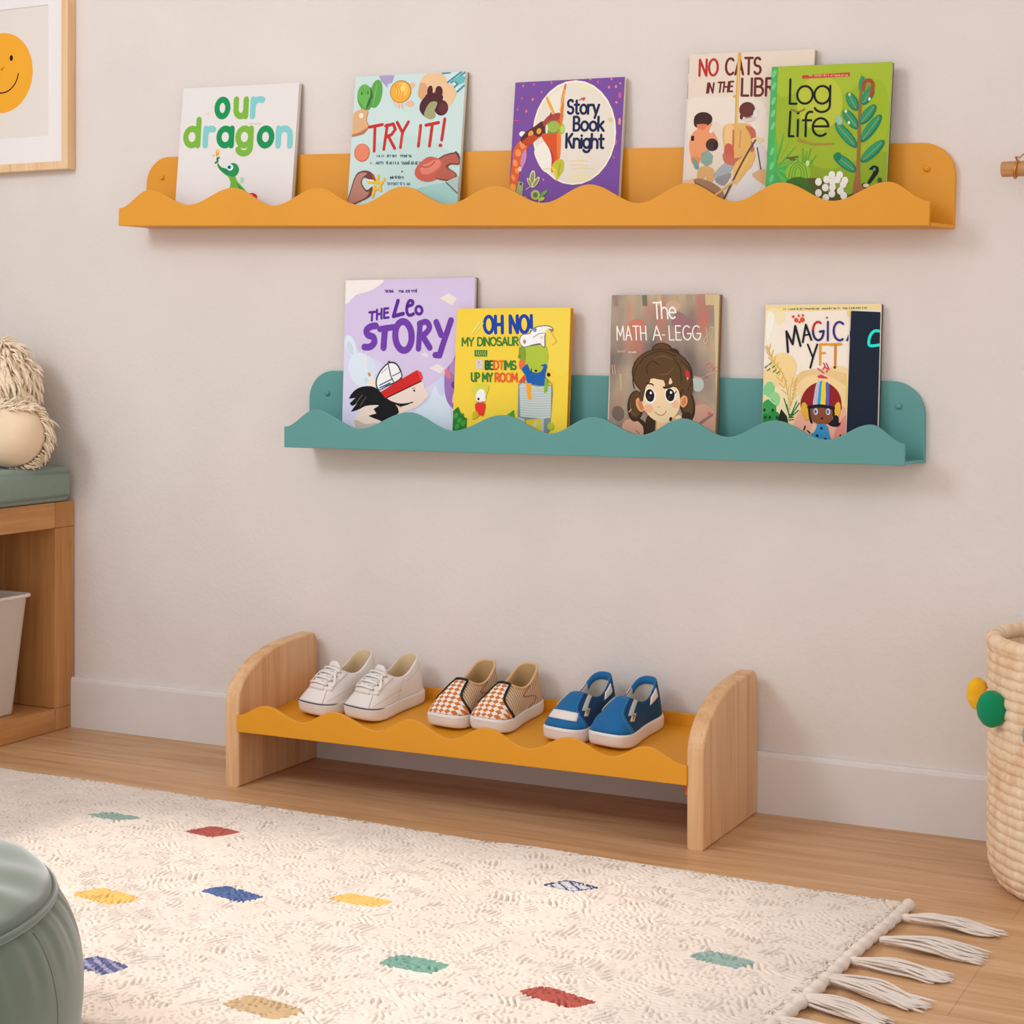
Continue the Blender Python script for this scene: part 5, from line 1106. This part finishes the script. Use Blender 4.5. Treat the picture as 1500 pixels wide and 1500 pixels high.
# ------------------------------------------------------------------ pouf
def pouf():
    cx, cy = -1.488, -1.588
    M_p = fabric('sage velvet', (106, 118, 102), 700, .7, .15, .10)
    pt = empty('pouf', (cx, cy, .0155), 'round sage green velvet pouf with piped seam on the rug', 'pouf')
    Rp, Re, zp = .271, .3045, .193
    prof = [(.001, .0), (.20, .0), (.252, .002), (.284, .013), (.2985, .043), (.3030, .070), (Re, .092), (.3035, .120), (.2970, .150), (.2860, .175), (Rp, zp)]
    rn = random.Random(2); cr = [(rn.uniform(0, 2*PI), rn.uniform(.10, .2), rn.uniform(.5, 1)) for _ in range(10)]
    def fn(a, r, z, j):
        k = smooth01((z-.115)/.07); w = math.sin(a*46+2*math.sin(a*7))+.5*math.sin(a*77+1)
        return r+k*.0015*w*(1-.3*k), z
    b = MB(); P = catmull(prof, 4, False); b.lathe(P, M_p, 400, fn=fn); b.build('body', pt)
    def ft(a, r, z, j):
        k = smooth01((r-.12)/.16); return r, z+.0030*k*math.sin(a*19+2*math.sin(a*3))*math.sin(PI*min(1, max(0, (Rp-r)/.09)))
    b = MB(); b.lathe(catmull([(Rp, zp), (.268, zp+.013), (.242, zp+.026), (.18, zp+.038), (.09, zp+.044), (.001, zp+.045)], 5, False), M_p, 300, fn=ft); b.build('top_panel', pt)
    b = MB(); b.tube([((Rp+.003)*math.cos(2*PI*i/200), (Rp+.003)*math.sin(2*PI*i/200), zp+.001) for i in range(200)], .0040, M_p, 12, True); b.build('piping', pt)
    b = MB(); a = R(17)
    b.tube([((r+.0004)*math.cos(a), (r+.0004)*math.sin(a), z) for r, z in P[9:-2]], .0006, M_p, 6); b.build('side_seam', pt)
pouf()

# ------------------------------------------------------------------ bench with cubby, cushion, bin, plush
M_oakY = wood('bench oak along', (178, 120, 66), (201, 142, 84), (216, 160, 102), 'Y', .45); M_oakZ = wood('bench oak upright', (172, 114, 61), (196, 137, 79), (212, 156, 98), 'Z', .45)
bn = empty('bench', (-2.69, -.55, 0), 'low oak storage bench with open front along the left wall', 'bench'); BX, BY = -2.69, -.55
x0, x1, y0, y1 = -2.915, -2.474, -1.08, -.003
def bbox(name, a, b_, c, d, e, f, m, bev=.0015):
    q = MB(); q.box(a-BX, b_-BX, c-BY, d-BY, e, f, m, bev); return q.build(name, bn)
bbox('top', x0, x1, y0+.0575, y1-.0575, .420, .473, M_oakY); bbox('base', x0, x1, y0+.0575, y1-.0575, .0005, .046, M_oakY)
for ya, yb in ((y0, y0+.057), (y1-.057, y1)):
    bbox('end_panel', x0, x1, ya, yb, .0465, .4195, M_oakZ); bbox('corner_block', x0, x1, ya, yb, .42, .473, M_oakZ); bbox('corner_block', x0, x1, ya, yb, .0005, .046, M_oakZ)
bbox('back_panel', x0, x0+.012, y0+.0575, y1-.0575, .046, .42, M_oakY, 0)
M_cush = fabric('sage linen', (134, 150, 136), 600, .2, .4, .08)
def cushion():
    t = empty('bench_cushion', (-2.69, -.55, .4735), 'flat sage green seat cushion lying on the oak bench', 'cushion')
    b = MB(); W, L, Hh = .4405, 1.062, .0725; bm_ = bmesh.new()
    bmesh.ops.create_cube(bm_, size=1.0, matrix=Matrix.Translation((0, 0, Hh/2)) @ Matrix.Diagonal((W, L, Hh, 1)))
    bmesh.ops.subdivide_edges(bm_, edges=list(bm_.edges), cuts=7, use_grid_fill=True)
    for v in bm_.verts:                                     # sewn box edges, filling slightly puffed
        x, y, z = v.co; u, w_ = abs(x)/(W/2), abs(y)/(L/2); c = abs(z-Hh/2)/(Hh/2)
        if z > Hh-1e-4: v.co.z += .002*(1-u**4)*(1-w_**8)
        k = .004*(1-c*c); v.co.x += math.copysign(k*(u > .99), x); v.co.y += math.copysign(k*.6*(w_ > .99), y)
    bmesh.ops.bevel(bm_, geom=[e for e in bm_.edges if e.calc_face_angle(0) > .9], offset=.012, segments=4, profile=.5, affect='EDGES')
    b.bm(bm_, M_cush, True)
    b.build('cover', t)
cushion()
def bin_():
    M_b = plain('white plastic', (232, 222, 212), .4, .02, 300, .02)
    t = empty('storage_bin', (-2.655, -.360, .0462), 'white tapered plastic bin inside the oak bench', 'storage bin')
    def rect(hx, hy, r, z):
        o = []
        for cx, cy, a in ((hx-r, hy-r, 0), (-hx+r, hy-r, 90), (-hx+r, -hy+r, 180), (hx-r, -hy+r, 270)):
            o += [(cx+r*math.cos(R(a+i*15)), cy+r*math.sin(R(a+i*15)), z) for i in range(7)]
        return o
    hx, hy = .160, .254; L = [rect(.001, .001, .0005, .0005), rect(hx-.021, hy-.030, .018, .0005), rect(hx-.018, hy-.026, .02, .004), rect(hx-.004, hy-.003, .016, .236), rect(hx-.003, hy-.002, .016, .2365), rect(hx+.002, hy+.003, .016, .2375), rect(hx+.0025, hy+.0035, .016, .2425), rect(hx+.001, hy+.002, .016, .2445), rect(hx-.006, hy-.005, .014, .2445), rect(hx-.008, hy-.007, .014, .24), rect(hx-.022, hy-.030, .016, .006), rect(.001, .001, .0005, .005)]
    b = MB(); b.grid([[l[i] for l in L] for i in range(28)], M_b, True, True, False); b.build('shell', t)
bin_()
def plush():
    M_f = fabric('cream plush fur', (255, 230, 200), 700, .4, .3, .07); M_pad = fabric('smooth plush pad', (244, 216, 182), 900, .3, .25, .05)
    t = empty('plush_toy', (-2.56, -.15, .5490), 'shaggy cream plush toy sitting on the sage cushion', 'plush toy')
    o = Vector(t.location); rn = random.Random(11)
    def shag(b, c, rad, count, ln, rt, dirf, keep=lambda d: True):
        for _ in range(count):
            while True:
                d = Vector((rn.gauss(0, 1), rn.gauss(0, 1), rn.gauss(0, 1))).normalized()
                if keep(d): break
            p = Vector((c[0]+d.x*rad[0], c[1]+d.y*rad[1], c[2]+d.z*rad[2]))
            n = Vector((d.x/rad[0], d.y/rad[1], d.z/rad[2])).normalized()
            g = dirf(d); g = (g-n*g.dot(n)); g = g.normalized() if g.length > 1e-4 else n.orthogonal()
            g = (g+Vector((rn.gauss(0, .28), rn.gauss(0, .28), rn.gauss(0, .28)))); l = ln*rn.uniform(.6, 1.25)
            pts = []
            for i in range(5):
                s = i/4; lift = .0012+.0090*math.sin(PI*min(1, s*.62)) if True else 0
                pts.append(p+g*l*s*.9+n*(lift*rn.uniform(.85, 1.1))-Vector((0, 0, 1))*(l*.22*s*s))
            pts = [q if (q-Vector(c)).length > 0 else q for q in pts]
            r = rt*rn.uniform(.7, 1.3); b.tube(pts, [r*.55, r, r*.95, r*.6, r*.1], M_f, 5, False, .6, False)
    b = MB(); c = Vector((-2.583, -.125, .708))-o; rad = (.086, .080, .098)
    b.ball(c, rad, M_f, 28, 18); shag(b, c, rad, 1300, .030, .0044, lambda d: Vector((d.x*.5+.25, -.2, -1.0)) if d.z < .75 else Vector((d.x, d.y-.15, -.4)), lambda d: d.y < .55 or rn.random() < .3); b.build('body', t)
    b = MB(); c = Vector((-2.606, -.165, .632))-o; rad = (.08, .08, .08); b.ball(c, rad, M_f, 24, 16); b.build('belly', t)
    b = MB(); c = Vector((-2.512, -.150, .6165))-o; rad = (.074, .066, .0660)
    b.ball(c, rad, M_pad, 36, 24, lambda d: 1+.012*math.sin(d.x*9+d.z*5)*math.sin(d.z*11)); ft = b.build('foot', t)
    b = MB()
    face = Vector((.36, -.93, -.02)).normalized()
    shag(b, c, rad, 800, .022, .0032, lambda d: (d-face*d.dot(face))*.5+Vector((.5, .55, -.55)), lambda d: d.dot(face) < .10 and (d.x > .0 or d.z > .0) or (d.z > .74)); b.build('foot_fringe', ft)
plush()

# ------------------------------------------------------------------ picture frame, rail
M_fr = wood('pale frame wood', (226, 178, 128), (238, 198, 152), (244, 212, 172), 'Z', .45, 1.0, .04); M_matb = plain('white mat board', (240, 234, 232), .8, .02, 300, .01)
def frame():
    L, Rr, Bz, Tz = -2.853, -2.4725, 1.1668, 1.589; D = .025; fw = .0168
    t = empty('framed_picture', ((L+Rr)/2, 0, Bz), 'yellow smiling face print in a pale wooden frame on the wall', 'picture')
    cx = (L+Rr)/2; o = lambda x, z: (x-cx, z-Bz)
    b = MB(); co = [(L, Bz), (Rr, Bz), (Rr, Tz), (L, Tz)]; ci = [(L+fw, Bz+fw), (Rr-fw, Bz+fw), (Rr-fw, Tz-fw), (L+fw, Tz-fw)]
    for i in range(4):
        q = [co[i], co[(i+1) % 4], ci[(i+1) % 4], ci[i]]; b.prism([o(*p) for p in q], 'Y', -.0005, -D, M_fr, .0009, 2)
    b.build('moulding', t)
    ox0, ox1, oz0, oz1 = -2.793, -2.533, 1.2396, 1.5162
    b = MB(); ou = [(L+.004, Bz+.004), (Rr-.004, Bz+.004), (Rr-.004, Tz-.004), (L+.004, Tz-.004)]; inn = [(ox0, oz0), (ox1, oz0), (ox1, oz1), (ox0, oz1)]
    vs = [(o(*p)[0], -.0150, o(*p)[1]) for p in ou]+[(o(*p)[0], -.0150, o(*p)[1]) for p in inn]+[(o(*p)[0]+(.0014 if k in (0, 3) else -.0014), -.0128, o(*p)[1]+(.0014 if k < 2 else -.0014)) for k, p in enumerate(inn)]
    fs = []
    for i in range(4):
        j = (i+1) % 4; fs += [(i, j, 4+j, 4+i), (4+i, 4+j, 8+j, 8+i)]
    b.put(vs, fs, M_matb, False); b.build('mat_board', t)
    b = MB(); W, H = ox1-ox0+.01, oz1-oz0+.01; X0, Z0 = ox0-.005-cx, oz0-.005-Bz; pm = plain('cream paper', (232, 222, 212), .85, .02, 200, .01)
    b.box(0, W, 0, .002, 0, H, pm)
    a = Art(b, W, H, (0, H), (W, H), (0, 0), H); a.map = lambda p: (p[0], p[1]); a.sc = 1.0
    c = (-2.6635-ox0+.005, 1.3810-oz0+.005); r = .0855
    a.ell(c[0], c[1], r, r, (246, 172, 50), 0, 72)
    for s in (-1, 1): a.ell(c[0]+s*.0262, c[1]+.0305, .0046, .0062, (32, 26, 24))
    a.stroke(A(c[0], c[1]+.004, .0465, .0465, -170, -10, 24), .0030, (52, 38, 22))
    a.stroke([(c[0]+.004, c[1]+.012), (c[0]+.0015, c[1]+.008), (c[0]-.002, c[1]+.008)], .0024, (150, 100, 40))
    p = b.build('print', t); p.location = (X0, -.0125, Z0)
frame()
def rail():
    m = wood('peg wood', (172, 118, 66), (196, 142, 86), (212, 160, 104), 'X', .45); mb = plain('brass', (206, 152, 84), .3, 0, var=0, metal=1.0)
    t = empty('wall_rail', (-.556, -.05, 1.072), 'short round wooden rail on the wall at the right edge', 'rail')
    b = MB(); pr = [(0.0, .0004), (.0005, .0105), (.0020, .0123), (.30, .0123), (.3015, .0105), (.302, .0004)]; vs = []; n = 32
    b.grid([[(x, r*math.cos(2*PI*i/n), r*math.sin(2*PI*i/n)) for x, r in pr] for i in range(n)], m, True, True, True); b.build('dowel', t)
    b = MB(); b.tube([(.2, .004, 0), (.2, .049, 0)], .009, m, 16); b.build('bracket', t)
    r = empty('hanging_ring', (-.5325, -.05, 1.072), 'brass ring clasped round the wooden wall rail', 'ring')
    b = MB(); b.tube([(.0025*math.sin(2*PI*i/40), .0142*math.cos(2*PI*i/40), .0142*math.sin(2*PI*i/40)-.0008) for i in range(40)], .0017, mb, 10, True); b.build('band', r)
    b = MB(); b.tube(catmull([(0, 0, .0135), (.001, -.003, .0185), (.0055, -.004, .0170), (.0085, -.003, .0200), (.013, -.002, .0225), (.018, 0, .0190), (.017, .001, .0150)], 5, False), .0013, mb, 8); b.tube([(0, 0, .0150), (-.0016, -.002, .0195)], .0013, mb, 8); b.build('clasp', r)
rail()

# ------------------------------------------------------------------ light and camera
def area(name, loc, target, size, energy, rgb=(1, .93, .85), sy=None):
    l = bpy.data.lights.new(name, 'AREA'); l.energy = energy; l.color = rgb; l.shape = 'RECTANGLE'; l.size = size; l.size_y = sy or size
    o = bpy.data.objects.new(name, l); COL.objects.link(o); o.location = loc
    o.rotation_euler = (Vector(target)-Vector(loc)).to_track_quat('-Z', 'Y').to_euler(); return o
area('window_daylight', (-2.6, -2.6, 2.2), (-1.1, 0, .6), .8, 25, (.87, .97, 1.06))
sun = bpy.data.lights.new('low_sun', 'SUN'); sun.energy = 2.3; sun.angle = R(7); sun.color = (1, .91, .84)
so = bpy.data.objects.new('low_sun', sun); COL.objects.link(so); so.rotation_euler = Vector((1, .10, -1.0)).to_track_quat('-Z', 'Y').to_euler()
w = bpy.data.worlds.new('room light'); SC.world = w; w.use_nodes = True
bgn = w.node_tree.nodes['Background']; bgn.inputs['Color'].default_value = (1, 1.015, 1.05, 1); bgn.inputs['Strength'].default_value = 1.03
cam = bpy.data.cameras.new('camera'); co = bpy.data.objects.new('camera', cam); COL.objects.link(co)
cam.sensor_width = 36; cam.lens = 36*2558/1500; cam.shift_y = -(750-515)/1500; cam.clip_start = .05
th = math.atan((2046-750)/2558)
co.location = (0, YCAM, .785); co.rotation_euler = (PI/2, 0, th)
SC.camera = co
SC.view_settings.view_transform = 'Standard'; SC.view_settings.look = 'None'; SC.view_settings.exposure = 0.0; SC.view_settings.gamma = 1.0; SC.view_settings.use_curve_mapping = False
